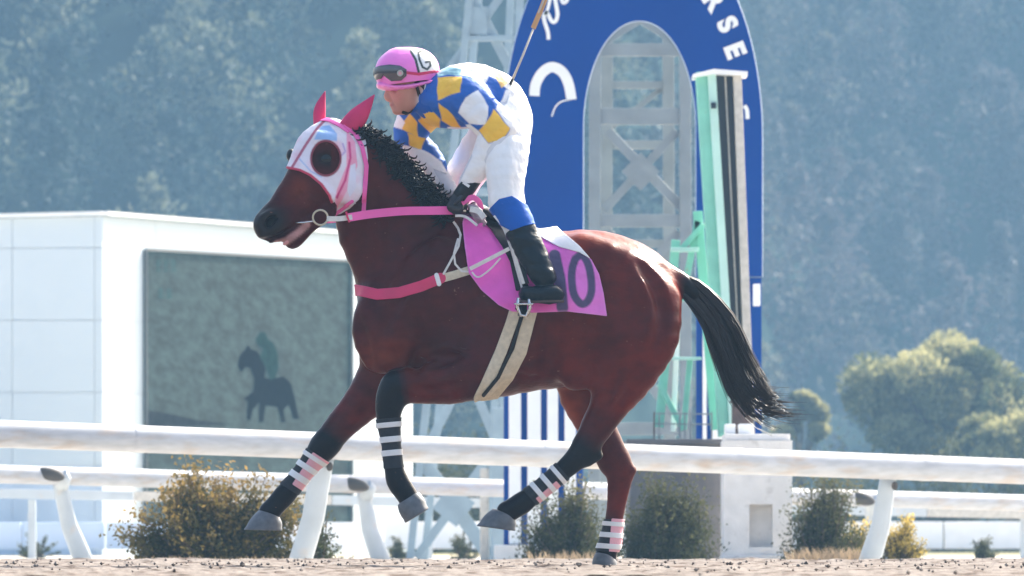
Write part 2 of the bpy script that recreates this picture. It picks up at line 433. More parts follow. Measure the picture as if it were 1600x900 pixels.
V, Fq = sand(); tag(mk('sand_track', V, Fq, M['sand']), kind='structure')
# the rest of the track, outside the picture and towards the camera, plain
for q, (x0, x1, y0, y1) in enumerate([(-90, -4.2, -45, 11.6), (4.2, 90, -45, 11.6), (-4.2, 4.2, -45, -9.5)]):
    tag(mk('sand_track', [(x0, y0, 0), (x1, y0, 0), (x1, y1, 0), (x0, y1, 0)], [(0, 1, 2, 3)], M['sand'], origin=(0, 0, 0)), kind='structure')
# loose clods of sand
mb = MB()
for k in range(600):
    x, y = random.uniform(-3.4, 3.4), random.triangular(-9, 11, 2); r = random.uniform(.003, .010)*(1.5 if random.random() < .1 else 1)
    c = Vector((x, y, .006+r*.4)); R = Matrix.Rotation(random.random()*6, 3, 'Z')
    vs = [c+R@Vector((sx*r*random.uniform(.7, 1.3), sy*r*random.uniform(.7, 1.3), sz*r*random.uniform(.6, 1))) for sx, sy, sz in ((1, 0, 0), (-1, 0, 0), (0, 1, 0), (0, -1, 0), (0, 0, 1), (0, 0, -1))]
    mb.add(vs, [(0, 2, 4), (2, 1, 4), (1, 3, 4), (3, 0, 4), (2, 0, 5), (1, 2, 5), (3, 1, 5), (0, 3, 5)])
tag(mb.make('sand_clods', M['sand'], origin=(0, 0, 0)), 'loose clods of sand scattered on the track surface', 'sand', kind='stuff')

# ------------------------------------------------------------------ foliage
def leafmat(name, a, b, scale=3.0, transl=.35, tip=None, zt=None):
    m = bpy.data.materials.new(name); m.use_nodes = True; t = m.node_tree; p = t.nodes['Principled BSDF']; N, L = t.nodes.new, t.links.new
    at = N('ShaderNodeVertexColor'); at.layer_name = 'tint'
    mx = N('ShaderNodeMix'); mx.data_type = 'RGBA'; s = N('ShaderNodeSeparateColor'); L(at.outputs[0], s.inputs[0]); L(s.outputs[0], mx.inputs[0])
    mx.inputs[6].default_value = (*a, 1); mx.inputs[7].default_value = (*b, 1); src = mx.outputs[2]
    if tip:
        m3 = N('ShaderNodeMix'); m3.data_type = 'RGBA'; L(s.outputs[2], m3.inputs[0]); L(src, m3.inputs[6]); m3.inputs[7].default_value = (.11, .095, .10, 1); src = m3.outputs[2]
        m2 = N('ShaderNodeMix'); m2.data_type = 'RGBA'; L(s.outputs[1], m2.inputs[0]); L(src, m2.inputs[6]); m2.inputs[7].default_value = (*tip, 1); src = m2.outputs[2]
    L(src, p.inputs['Base Color']); p.inputs['Roughness'].default_value = .75; p.inputs['Specular IOR Level'].default_value = .12
    tr = N('ShaderNodeBsdfTranslucent'); L(src, tr.inputs[0]); ms = N('ShaderNodeMixShader'); ms.inputs[0].default_value = transl
    L(p.outputs[0], ms.inputs[1]); L(tr.outputs[0], ms.inputs[2]); L(ms.outputs[0], t.nodes['Material Output'].inputs[0])
    return m
def leaves(C, size, tone, tip, rng=RNG, asp=.5, up=None):
    """one quad leaf per centre"""
    n = len(C); a = rng.randn(n, 3); a /= np.linalg.norm(a, axis=1)[:, None]
    if up is not None: a = a*.6+up; a /= np.linalg.norm(a, axis=1)[:, None]
    r = rng.randn(n, 3); b = np.cross(a, r); b /= np.maximum(np.linalg.norm(b, axis=1), 1e-6)[:, None]
    s = (size*rng.uniform(.6, 1.3, n))[:, None]
    V = np.stack([C-a*s*.5, C+b*s*asp*.5, C+a*s*.5, C-b*s*asp*.5], 1).reshape(-1, 3)
    F = np.arange(4*n).reshape(n, 4)
    cl = np.zeros((n, 3)); cl[:, 0] = tone; cl[:, 1] = tip
    return V, F, np.repeat(cl, 4, 0)
def joinarr(parts):
    vs, fs, cs, o = [], [], [], 0
    for v, f, c in parts: vs.append(v); fs.append(f+o); cs.append(c); o += len(v)
    return np.concatenate(vs), np.concatenate(fs), np.concatenate(cs)
M['bark'] = mat('bark', (.10, .075, .055), rough=.9, var=.3, vscale=12, bump=.5, bscale=30)
def bush(name, label, x0, x1, ytop, d, m, n_tips=70, per=70, leaf=.03, depth=.5, tipy=.5, rng=None, group=None, ybase=None, cat='bush'):
    rng = rng or np.random.RandomState(abs(hash((x0, d))) % 9999)
    sc_ = FPX/d; w = (x1-x0)/sc_/2; cx = ((x0+x1)/2-800)/sc_; zt = HC+(HORIZON-ytop)/sc_; z0 = -.085
    r = empty(name, (cx, d-CAM_D, z0), label, cat, group)
    H = zt-z0; parts = []; st = MB()
    for i in range(n_tips):
        th = rng.uniform(0, 2*math.pi); e = rng.uniform(.02, 1)**1.15*math.pi/2; rr = rng.uniform(.5, 1.0)*(1+.22*math.sin(3*th+x0))*(1.12 if rng.rand() < .15 else 1)
        ce = math.cos(e)**.55; dirv = np.array([math.cos(th)*ce*w, math.sin(th)*math.cos(e)*depth, math.sin(e)*H])
        tipp = np.array([cx, d-CAM_D, z0])+dirv*rr; basep = np.array([cx+rng.uniform(-.1, .1)*w, d-CAM_D+rng.uniform(-.05, .05), z0])
        mid = (tipp+basep)/2+np.array([dirv[0]*.12, dirv[1]*.12, -H*.02])
        st.tube([basep, mid, tipp], [.008, .005, .002], 5, False)
        tt = rng.uniform(.45, 1.04, per)**.8; base = basep[None]*(1-tt)[:, None]**2+2*(tt*(1-tt))[:, None]*mid[None]+(tt**2)[:, None]*tipp[None]
        C = base+rng.randn(per, 3)*np.array([.036, .036, .03])*(.5+tt)[:, None]*(leaf/.03)**.4*H*1.4
        C[:, 2] = np.maximum(C[:, 2], z0+.01)
        tone = np.clip(rng.uniform(0, 1, per)*.5+.5*rng.uniform(), 0, 1)
        tp = np.clip((tt-.75)*3*tipy*rng.uniform(.3, 1.6)*(.3+rr*math.sin(e)), 0, 1)
        parts.append(leaves(C, leaf, tone, tp, rng))
    V, F, c = joinarr(parts)
    mk('foliage', V, F, m, r, False, cols=c); st.make('stem', M['bark'], r)
    return r
L_olive = leafmat('azalea leaves', (.030, .040, .014), (.075, .075, .022), tip=(.30, .20, .06))
L_dark = leafmat('dark shrub leaves', (.022, .032, .014), (.055, .065, .026), tip=(.16, .15, .07))
L_yel = leafmat('yellow shrub leaves', (.05, .055, .02), (.12, .10, .03), tip=(.60, .45, .10))
L_tree = leafmat('tree leaves', (.04, .06, .03), (.11, .13, .055), tip=(.46, .42, .20), transl=.4)  # tip colour paints the rim light on the crowns
L_hill = leafmat('hill conifers', (.022, .045, .052), (.04, .065, .06), tip=(.27, .28, .18), transl=.25)  # tip colour paints sunlit crown tops on the hillside

def tree(name, label, px0, px1, ytop, d, nlobe=38, per=520, leaf=.20, seed=1, lower=.25):
    rng = np.random.RandomState(seed); s_ = FPX/d; cx = ((px0+px1)/2-800)/s_; w = (px1-px0)/2/s_; zt = HC+(HORIZON-ytop)/s_; z0 = -.085
    r = empty(name, (cx, d-CAM_D, z0), label, 'tree'); zc = z0+(zt-z0)*(.5+lower/2); H = zt-zc
    tr = MB(); tr.tube([(cx, d-CAM_D, z0), (cx+.1, d-CAM_D, z0+(zt-z0)*.25), (cx-.05, d-CAM_D, zc)], [.16*w/2, .12*w/2, .06*w/2], 10)
    parts = []
    for i in range(nlobe):
        v = rng.randn(3); v /= np.linalg.norm(v); v[2] = abs(v[2]) if rng.rand() < .75 else v[2]
        rr = rng.uniform(.45, .84); c = np.array([cx+v[0]*w*rr, d-CAM_D+v[1]*w*rr, zc+v[2]*H*rr*(.98 if v[2] > 0 else 1.0)])
        lr = rng.uniform(.14, .30)*w; tr.tube([(cx, d-CAM_D, z0+(zt-z0)*rng.uniform(.25, .5)), tuple(c)], [.05*w/2, .015], 5, False)
        q = rng.randn(per, 3); q /= np.linalg.norm(q, axis=1)[:, None]; C = c+q*(lr*rng.uniform(.55, 1.12, per))[:, None]*np.array([1, 1, .8])
        tone = np.clip(rng.uniform(0, 1)*.6+rng.uniform(-.2, .4, per), 0, 1)
        parts.append(leaves(C, leaf, tone, np.clip(rng.uniform(-.4, .7)+q[:, 2]*.3+rng.uniform(-.2, .3, per), 0, 1), rng, .6, q*.8))
    V, F, c = joinarr(parts); mk('crown', V, F, L_tree, r, False, cols=c); tr.make('trunk', M['bark'], r, True)
    return r
tree('broadleaf_tree', 'large round leafy tree with pale lit crown right of the tail, below the hill', 1305, 1640, 520, 150, 54, 620, .13, 3)
tree('broadleaf_tree', 'small pale green tree between the horse tail and the large round tree', 1195, 1305, 592, 156, 22, 420, .12, 5)
tree('broadleaf_tree', 'low dark leafy tree at the right picture edge in front of the round crown', 1450, 1700, 640, 138, 30, 500, .12, 9)

def forest():
    rng = np.random.RandomState(5); parts = []
    for row in range(19):
        for x in list(np.arange(-32, 34.1, 3.3))+[-58, -53, -48, -44, -40, -36, 38, 42, 46, 50, 55, 60]:
            d = float(hill0(x))+3+row*5.2
            xx = x+rng.uniform(-1.4, 1.4); dd = d+rng.uniform(-2, 2); z0 = float(hillz(np.array(xx), np.array(dd)))-.1
            H = rng.uniform(5.0, 9.5); R = rng.uniform(1.5, 2.5); tone0 = rng.uniform(0, .8); con = rng.rand() < .55
            up = (dd-float(hill0(xx)))/70; brown = float(np.clip((xx-3)/7, 0, 1)*np.clip(1.35-up*1.3, 0, 1)*rng.uniform(.5, 1)); tip0 = rng.uniform(-.5, .5)+(.45 if (xx < -8 and up > .55) else 0)+(.35*np.clip((up-.5)*3, 0, 1))-.5*brown
            nl = 15
            for k in range(nl):
                f = (k+.5)/nl; zz = z0+H*(.22+.76*f); rad = R*((1-f)**.7*.95+.12 if con else math.sqrt(max(.05, 1-(2*f-.75)**2))*.8)
                th = rng.uniform(0, 6.28); c = np.array([xx+math.cos(th)*rad*.55, dd-CAM_D+math.sin(th)*rad*.55, zz]); lr = rad*.5+.22; per = 72
                q = rng.randn(per, 3); q /= np.linalg.norm(q, axis=1)[:, None]; C = c+q*(lr*rng.uniform(.6, 1.15, per))[:, None]
                t1 = np.clip(tone0+rng.uniform(-.12, .12, per), 0, 1)
                lv = leaves(C, .30, t1, np.clip(tip0+q[:, 2]*.35+rng.uniform(-.08, .08, per), 0, 1), rng, .7, q*1.1); lv[2][:, 2] = brown; parts.append(lv)
    V, F, c = joinarr(parts)
    return mk('wood', V, F, L_hill, None, False, (0, 200, 0), cols=c)
tag(forest(), 'hazy wooded hillside of conifers and broadleaf trees filling the background', 'wood', kind='stuff')

# low hedge line across the infield, behind the rails
for (x0, x1, yt, dd) in [(1225, 1400, 700, 120), (1380, 1560, 706, 118), (1530, 1720, 698, 121), (640, 720, 690, 105), (690, 800, 700, 108)]:
    bush('hedge', {1225: 'dark clipped hedge directly right of the concrete pedestal, far behind the rails', 1380: 'dark hedge behind the rails, between two neighbouring hedges at right', 1530: 'dark hedge behind the rails at the right picture edge', 640: 'distant green hedge right beside the white building', 690: 'distant hedge seen under the belly beside the blue striped panel'}[x0],
         x0, x1, yt, dd, L_dark, 60, 90, .09, 1.2, .3, cat='hedge')

# ------------------------------------------------------------------ white building with the video screen
bd = 90.0
bl = empty('white_building', W(300, 845, bd), 'white panelled building with a large video screen, left behind the rails', 'building')
pA, pB, pC = W(-60, 845, bd+.25), W(160, 845, bd), W(642, 845, bd+8.0)     # left end, corner, right end on the ground
def zof(py, d): return HC+(HORIZON-py)*d/FPX
def wall_panels(a, b, da, db, ya, yb, rows, cols_):
    """grid of panels on the face a-b; ya/yb roof heights in picture rows at both ends"""
    a2, b2 = Vector((a.x, a.y, 0)), Vector((b.x, b.y, 0)); u = (b2-a2); n = Vector((u.y, -u.x, 0)).normalized()
    za, zb = zof(ya, da), zof(yb, db)
    return a2, u, n, za, zb
def quadbox(pts, n, t):
    mb = MB(); v = list(pts)+[p-n*t for p in pts]
    mb.add(v, [(0, 1, 2, 3), (7, 6, 5, 4), (0, 4, 5, 1), (1, 5, 6, 2), (2, 6, 7, 3), (3, 7, 4, 0)]); return mb
zr = [-.10, zof(728, bd), zof(613, bd), zof(500, bd), zof(387, bd), None]
def face_panels(a, b, ztop_a, ztop_b, ucuts, skip=None):
    a2, b2 = Vector((a.x, a.y, 0)), Vector((b.x, b.y, 0)); u = b2-a2; n = Vector((u.y, -u.x, 0)).normalized(); L = u.length; g = .003
    for i in range(len(ucuts)-1):
        u0, u1 = ucuts[i], ucuts[i+1]
        for k in range(5):
            if skip and skip(i, k): continue
            z0 = zr[k]; t0 = ztop_a+(ztop_b-ztop_a)*u0; t1 = ztop_a+(ztop_b-ztop_a)*u1
            z1a, z1b = (zr[k+1], zr[k+1]) if zr[k+1] is not None else (t0-.03, t1-.03)
            p = [a2+u*(u0)+u.normalized()*g+Vector((0, 0, z0+g)), a2+u*u1-u.normalized()*g+Vector((0, 0, z0+g)), a2+u*u1-u.normalized()*g+Vector((0, 0, z1b-g)), a2+u*u0+u.normalized()*g+Vector((0, 0, z1a-g))]
            quadbox(p, n, .05).make('panel', M['wallbase'] if k == 0 and a is pA else M['wallw'], bl, bevel=.0015)
    return a2, u, n
ztl, ztc, ztr = zof(338, bd), zof(334, bd), zof(372, bd+8)
fA = face_panels(pA, pB, ztl, ztc, [0, .36, .945, 1.0])
fB = face_panels(pB, pC, ztc, ztr, [0, .16, .52, .88, 1.0], skip=lambda i, k: False)
core = MB(); bk = Vector((0, 4, 0))
base_pts = [Vector((p.x, p.y+.06, -.1)) for p in (pA, pB, pC)]; base_pts[1] = Vector((pB.x, pB.y+.07, -.1)); base_pts[2].x -= .04
tops = [Vector((p.x, p.y, z-.04)) for p, z in zip(base_pts, (ztl, ztc, ztr))]
vs = base_pts+[base_pts[2]+bk, base_pts[0]+Vector((0, 10, 0))]+tops+[tops[2]+bk, tops[0]+Vector((0, 10, 0))]
core.add(vs, [(0, 1, 6, 5), (1, 2, 7, 6), (2, 3, 8, 7), (3, 4, 9, 8), (4, 0, 5, 9), (5, 6, 7, 8, 9)])
core.make('wall', M['wallw'], bl)
cap = MB(); tt = [t+Vector((0, -.09, .045)) for t in tops]
for a, b in ((tt[0], tt[1]), (tt[1]+Vector((.02, 0, 0)), tt[2])): cap.bar(a, b, .05, .14)
cap.make('coping', M['white'], bl)
# video screen: a flat panel set on the right face
a2, u, n = fB
def onface(px, py):
    # the point of face B seen at picture position px, py
    lo, hi = -.2, 1.4
    for _ in range(50):
        m_ = (lo+hi)/2; p = a2+u*m_; d = p.y+CAM_D; x = 800+p.x*FPX/d
        if x < px: lo = m_
        else: hi = m_
    p = a2+u*lo; d = p.y+CAM_D; return Vector((p.x, p.y, HC+(HORIZON-py)*d/FPX)), lo
c0, c1, c2_, c3 = [onface(*q)[0] for q in ((224, 842), (546, 838), (546, 408), (224, 390))]
sn = n
scr_m = bpy.data.materials.new('video screen picture'); scr_m.use_nodes = True; t = scr_m.node_tree; p_ = t.nodes['Principled BSDF']; N, L = t.nodes.new, t.links.new
geo = N('ShaderNodeNewGeometry'); mp = N('ShaderNodeMapping'); mp.inputs['Rotation'].default_value = (0, math.radians(-24), 0); m0 = N('ShaderNodeMapping'); m0.inputs['Scale'].default_value = (1.0, 1.0, 2.4); L(geo.outputs['Position'], mp.inputs[0]); L(mp.outputs[0], m0.inputs[0])
nn = N('ShaderNodeTexNoise'); nn.inputs['Scale'].default_value = 3.4; nn.inputs['Detail'].default_value = 9; nn.inputs['Roughness'].default_value = .72; L(m0.outputs[0], nn.inputs[0])
rp = N('ShaderNodeValToRGB'); rp.color_ramp.elements[0].position = .40; rp.color_ramp.elements[0].color = (.003, .010, .010, 1); rp.color_ramp.elements[1].position = .62; rp.color_ramp.elements[1].color = (.020, .040, .040, 1)
L(nn.outputs[0], rp.inputs[0]); L(rp.outputs[0], p_.inputs['Base Color']); p_.inputs['Roughness'].default_value = .6; p_.inputs['Specular IOR Level'].default_value = .1
L(rp.outputs[0], p_.inputs['Emission Color']); p_.inputs['Emission Strength'].default_value = .3
sq = quadbox([c0+n*.03, c1+n*.03, c2_+n*.03, c3+n*.03], n, .05); sob = sq.make('video_screen', scr_m, bl)
def lum(name, c, e=.5):
    m = mat(name, c, rough=.8, spec=0, var=.25, vscale=9); b_ = m.node_tree.nodes['Principled BSDF']
    b_.inputs['Emission Color'].default_value = (*c, 1); b_.inputs['Emission Strength'].default_value = e; return m
fr = MB(); cc = [c + n*.045 for c in (c0, c1, c2_, c3)]
for i in range(4): fr.bar(cc[i], cc[(i+1) % 4], .035, .03)
fr.make('screen_frame', M['frame'], bl)
def flatpic(polys, name, m, off):
    mb = MB()
    for pl in polys:
        vs = [onface(*q)[0]+n*off for q in pl]; mb.add(vs, [tuple(range(len(vs)))])
    return mb.make(name, m, sob)
# race horse and rider shown on the screen (flat print on the screen's own plane)
horse_s = [[(368, 572), (371, 556), (380, 546), (384, 538), (388, 545), (398, 548), (408, 562), (412, 578), (410, 590), (420, 592), (440, 588), (452, 600), (458, 625), (464, 655), (455, 655), (448, 632), (440, 640), (443, 660), (436, 660), (430, 636), (412, 634), (408, 660), (401, 660), (402, 628), (392, 640), (388, 658), (382, 655), (384, 628), (378, 622), (392, 612), (394, 592), (388, 575), (380, 574), (374, 582)]]
flatpic(horse_s, 'screen_picture', lum('screen horse tone', (.004, .005, .006), .1), .034)
flatpic([[(396, 530), (404, 518), (412, 520), (415, 530), (424, 536), (431, 552), (432, 576), (426, 592), (418, 594), (412, 574), (402, 558), (408, 545), (400, 540)]], 'screen_picture', lum('screen rider tone', (.010, .026, .024), .1), .036)
flatpic([[(224, 640), (260, 646), (310, 657), (360, 663), (224, 668)]], 'screen_picture', lum('screen rail tone', (.015, .018, .02), .2), .034)
# dim captions in the top left of the picture on screen: two pale rows of marks
caps = []
for r_, (yy, hh, xs) in enumerate([(405, 20, (240, 252, 264)), (450, 17, (244, 257))]):
    for x in xs:
        caps += [[(x, yy+2), (x+9, yy+2), (x+9, yy+4), (x, yy+4)], [(x+3, yy), (x+5, yy), (x+5, yy+hh), (x+3, yy+hh)], [(x, yy+hh-4), (x+9, yy+hh-4), (x+9, yy+hh-2), (x, yy+hh-2)], [(x, yy+8), (x+9, yy+7), (x+9, yy+9), (x, yy+10)]]
cm = lum('screen caption tone', (.022, .045, .045))
for q in range(0, len(caps), 4): flatpic(caps[q:q+4], 'screen_letter', cm, .034)

# ------------------------------------------------------------------ rails
def rail_fence(name, label, dl, dr, yl, yr, dia, posts, mats, lean, extra=None):
    A = W(-140, yl-(yr-yl)*.09, dl); B = W(1740, yr+(yr-yl)*.09, dr); A, B = A-(B-A)*.32, B+(B-A)*.32; r = empty(name, Vector((A.x*.5+B.x*.5, A.y*.5+B.y*.5, -.085)), label, 'rail fence')
    n = 10; pts = [A+(B-A)*(i/n) for i in range(n+1)]
    for i in range(n):
        mb = MB(); e_ = (B-A).normalized()*.003; a_, b_ = pts[i]+e_, pts[i+1]-e_; mb.tube([a_+(b_-a_)*q/8 for q in range(9)], dia/2, 24, False); mb.make('rail', M['rail'], r, True)
        if i: mb = MB(); mb.tube([pts[i]-(B-A).normalized()*.05, pts[i]+(B-A).normalized()*.05], dia/2+.0018, 24, False); mb.make('sleeve', M['rail'], r, True)
    for (pt, pb, wt, wb) in posts:
        lo, hi = 0.0, 1.0
        for _ in range(40):
            f = (lo+hi)/2; q = A+(B-A)*f
            if 800+q.x*FPX/(q.y+CAM_D) < pt[0]: lo = f
            else: hi = f
        d = (A+(B-A)*f).y+CAM_D
        top = W(pt[0], pt[1], d+.06); bot = W(pb[0], pb[1], d+.16); bot.z = -.12
        mb = MB(); k = d/FPX; mid = top*.5+bot*.5+Vector((lean*6*k, 0, 0))
        mb.tube([top, top*.75+mid*.25, mid, mid*.4+bot*.6, bot], [wt*k*.5, wt*k*.5, (wt+wb)*k*.25, wb*k*.5, wb*k*.5], 14, asp=.7); po = mb.make('post', M['post'], r, True)
        if extra: extra(po, d, pt, pb)
    return r
def br_near(po, d, pt, pb):
    mb = MB(); mb.ell(W(pt[0]+10, pt[1]+14, d-.0), (.022, .02, .03)); mb.make('shaded_bracket', M['shaded_bracket'], po, True)
rail_fence('near_rail', 'thick white running rail across the whole picture, directly behind the horse', 42, 47, 678, 737, .174,
           [((505, 715), (462, 872), 34, 36), ((1388, 745), (1352, 880), 26, 34), ((-420, 690), (-462, 876), 34, 36), ((2250, 778), (2215, 905), 26, 34)], None, 1, br_near)
def br_far(po, d, pt, pb):
    k = d/FPX; c = W(pt[0]-14, pt[1]-11, d-.15)
    mb = MB(); mb.ell(c, (24*k, .05, 10*k), 16, 8, Matrix.Rotation(math.radians(14), 3, 'Y')); mb.make('shaded_bracket', M['shaded_bracket'], po, True)  # dark ellipse paints the shaded hollow where post meets rail
    mb = MB(); mb.tube([W(pt[0]+4, pt[1]-12, d-.05), W(pt[0]+8, pt[1]-6, d-.02), W(pt[0]+4, pt[1]+8, d+.04)], [9*k, 12*k, 11*k], 12); mb.make('arm', M['post'], po, True)
rail_fence('far_rail', 'thinner white running rail with leaning posts, behind the near rail', 54, 62, 741, 786, .15,
           [((92, 752), (136, 880), 22, 30), ((568, 768), (600, 882), 22, 30), ((1358, 790), (1392, 890), 20, 28), ((-385, 742), (-345, 885), 22, 30), ((2140, 822), (2174, 905), 20, 28)], None, -1, br_far)
r3 = empty('low_rail', W(800, 845, 70), 'low pale board rail running behind both round rails', 'rail fence')
for i in range(6):
    x0, x1 = -100+i*310, 207+i*310; y0, y1 = 771+(x0/1600)*32, 771+(x1/1600)*32
    mb = MB(); mb.bar(W(x0, y0, 70), W(x1, y1, 71), .10, .04); mb.make('board', M['beige' if i % 2 else 'post'], r3, bevel=.004)
    mb = MB(); mb.box(W(x0+150, 845, 70.6)+Vector((0, 0, .12)), (.08, .06, .62)); mb.make('post', M['post'], r3)
# low light kerb wall in the distance
kw = empty('low_wall', W(800, 850, 84), 'long low pale wall along the infield far behind the rails', 'wall')
for i in range(9):
    mb = MB(); x0 = 600+i*125; mb.box(W(x0+62, 845, 84)+Vector((0, 0, .07)), (.98, .12, .34)); mb.make('block', M['white'], kw, bevel=.01)
for i in range(5):
    mb = MB(); mb.box(W(-30+i*130, 845, 80)+Vector((0, 0, .06)), (.97, .12, .32)); mb.make('block', M['wallbase'] if i < 3 else M['white'], kw, bevel=.01)

# ------------------------------------------------------------------ blue arch with lettering and striped lower panels
ad_ = 56.0; ka = ad_/FPX
arch = empty('blue_arch', W(990, 845, ad_), 'tall blue winning post arch with white lettering and an arched opening, behind the horse', 'arch')
def arc_pts(xl, xr, ybase, yshoulder, yapex, point, n=26):
    """left side from the base up, over the pointed apex, down the right side"""
    c = (xl+xr)/2; hw = (xr-xl)/2; L = [(xl, ybase), (xl, yshoulder+.66*(ybase-yshoulder)), (xl, yshoulder+.33*(ybase-yshoulder))]
    for i in range(n+1):
        f = i/n; th = f*math.pi/2; x = c-hw*math.cos(th)**point; y = yshoulder-(yshoulder-yapex)*math.sin(th)**1.0; L.append((x, y))
    R = [(2*c-x, y) for x, y in L[:-1]][::-1]
    return L+R
outer = arc_pts(787, 1191, 432, 215, -150, 1.0); inner = arc_pts(911, 1088, 432, 200, 32, .98)
oa = [W(x, y, ad_) for x, y in outer]; ia = [W(x, y, ad_) for x, y in inner]
mb = MB(); th = Vector((0, .10, 0)); m_ = len(oa); vs = oa+ia+[p+th for p in oa]+[p+th for p in ia]; fs = []
for i in range(m_-1):
    fs += [(i, i+1, m_+i+1, m_+i), (2*m_+i, 3*m_+i, 3*m_+i+1, 2*m_+i+1), (i, 2*m_+i, 2*m_+i+1, i+1), (m_+i, m_+i+1, 3*m_+i+1, 3*m_+i)]
fs += [(0, m_, 3*m_, 2*m_), (m_-1, 3*m_-1, 4*m_-1, 2*m_-1)]
mb.add(vs, fs); mb.make('panel', M['archblue'], arch)
mb = MB(); mb.tube([p+Vector((0, .05, 0)) for p in ia], .007, 6); mb.make('edge_trim', M['archedge'], arch, True)
mb = MB(); mb.tube([p+Vector((0, .05, 0)) for p in oa], .008, 6); mb.make('edge_trim', M['archedge'], arch, True)
# striped lower panels: blue backing with white slats standing proud
for (x0, x1, lines) in ((787, 911, (790, 819, 850, 877, 905)), (1088, 1190, (1093, 1108, 1140, 1170))):
    mb = MB(); mb.box(((x0+x1)/2*ka-800*ka, ad_-CAM_D+.06, (zof(432, ad_)-.1)/2), ((x1-x0)*ka, .06, zof(432, ad_)+.08)); mb.make('panel', M['archblue'], arch)
    for a_, b_ in zip(lines[:-1], lines[1:]):
        if b_-a_ < 16: xa, xb = a_+5, b_-4
        else: xa, xb = a_+5, b_-5
        mb = MB(); zt_, zb_ = zof(434, ad_), zof(850, ad_); mb.box((((xa+xb)/2-800)*ka, ad_-CAM_D+.01, (zt_+zb_)/2), ((xb-xa)*ka, .05, zt_-zb_)); mb.make('slat', M['white'], arch, bevel=.004)
    mb = MB(); mb.box((((x0+x1)/2-800)*ka, ad_-CAM_D, .0), ((x1-x0+30)*ka, .3, .16)); mb.make('plinth', M['concrete'], arch, bevel=.01)
def letter(ch, px, py, h, ang, bold=.06):
    cu = bpy.data.curves.new('letter', 'FONT'); cu.body = ch; cu.size = 1; cu.align_x = 'CENTER'; cu.offset = bold*.9; cu.extrude = .02
    o = bpy.data.objects.new('tmp', cu); col.objects.link(o); bpy.context.view_layer.update()
    me = bpy.data.meshes.new_from_object(o.evaluated_get(bpy.context.evaluated_depsgraph_get())); bpy.data.objects.remove(o)
    v = np.array([tuple(q.co) for q in me.vertices]); lo, hi = v.min(0), v.max(0); s_ = h*ka/(hi[1]-lo[1]); v = (v-(lo+hi)/2)*s_
    a = math.radians(ang); c, s2 = math.cos(a), math.sin(a); ctr = W(px, py, ad_)
    out = [(ctr.x+x*c-y*s2, ctr.y-.009-z*.2, ctr.z+x*s2+y*c) for x, y, z in v]
    return mk('letter', out, [tuple(p.vertices) for p in me.polygons], M['white'], arch, False)
for ch, x, y, a in (('E', 1149, 79, -69), ('S', 1137, 38, -62), ('R', 1117, 2, -55), ('O', 1093, -32, -48), ('H', 1066, -58, -36)): letter(ch, x, y, 33, a)
def stroke(pts, w, name, dz=.007):
    q = catmull(pts, 6); mb = MB(); k = len(q); vs = []
    for i in range(k):
        d = q[min(i+1, k-1)]-q[max(i-1, 0)]; d = d/max(np.linalg.norm(d), 1e-6); nn_ = np.array([-d[1], d[0]])
        for y in (-dz-.004, -.002):
            for sg in (-1, 1): p = q[i]+nn_*sg*w/2; vv = W(p[0], p[1], ad_); vs.append((vv.x, vv.y+y, vv.z))
    fs = []
    for i in range(k-1):
        b_ = 4*i; fs += [(b_, b_+1, b_+5, b_+4), (b_, b_+4, b_+6, b_+2), (b_+1, b_+3, b_+7, b_+5)]
    mb.add(vs, fs); return mb.make(name, M['white'], arch)
stroke([(857, 62), (856, 50), (851, 34), (850, 24), (855, 20), (861, 32), (867, 34), (871, 24), (869, 8), (866, -8), (868, -20)], 6, 'letter')
stroke([(852, 24), (857, 10), (860, -6), (861, -20)], 5, 'letter')
stroke([(876, -6), (880, 4), (886, 0), (886, -12)], 6, 'letter')
stroke([(835, 150), (837, 132), (847, 114), (862, 105), (878, 112), (888, 130), (893, 156)], 16, 'emblem')
stroke([(862, 182), (868, 167), (877, 159), (890, 156)], 2.2, 'emblem')
stroke([(1163, 165), (1167, 172), (1168, 186)], 6, 'emblem')
mb = MB(); mb.box(W(1182, 461, ad_-.06), (11*ka, .1, 34*ka)); mb.make('junction_box', M['white'], arch, bevel=.006)

# ------------------------------------------------------------------ steel lattice towers
def lattice(name, label, d, dep, legs, beams, braces, m, w):
    r = empty(name, W((legs[0][0]+legs[1][0])/2, 845, d), label, 'lattice tower'); k = d/FPX
    for (x0, y0, x1, y1, back) in legs:
        mb = MB(); o = Vector((0, dep if back else 0, 0)); a, b = W(x0, y0, d)+o, W(x1, y1, d)+o; a.z = -.1
        mb.bar(a, b, w*k, w*k); mb.make('leg', m, r, bevel=.006)
    for (x0, y0, x1, y1, ww, back) in beams:
        mb = MB(); o = Vector((0, dep if back else -.02*0, 0)); mb.bar(W(x0, y0, d)+o, W(x1, y1, d)+o, ww*k, .05); mb.make('beam', m, r, bevel=.005)
    for (x0, y0, x1, y1, ww, back) in braces:
        mb = MB(); o = Vector((0, (dep+.04) if back else .03, 0)); mb.bar(W(x0, y0, d)+o, W(x1, y1, d)+o, ww*k, .03); mb.make('brace', m, r, bevel=.004)
    return r
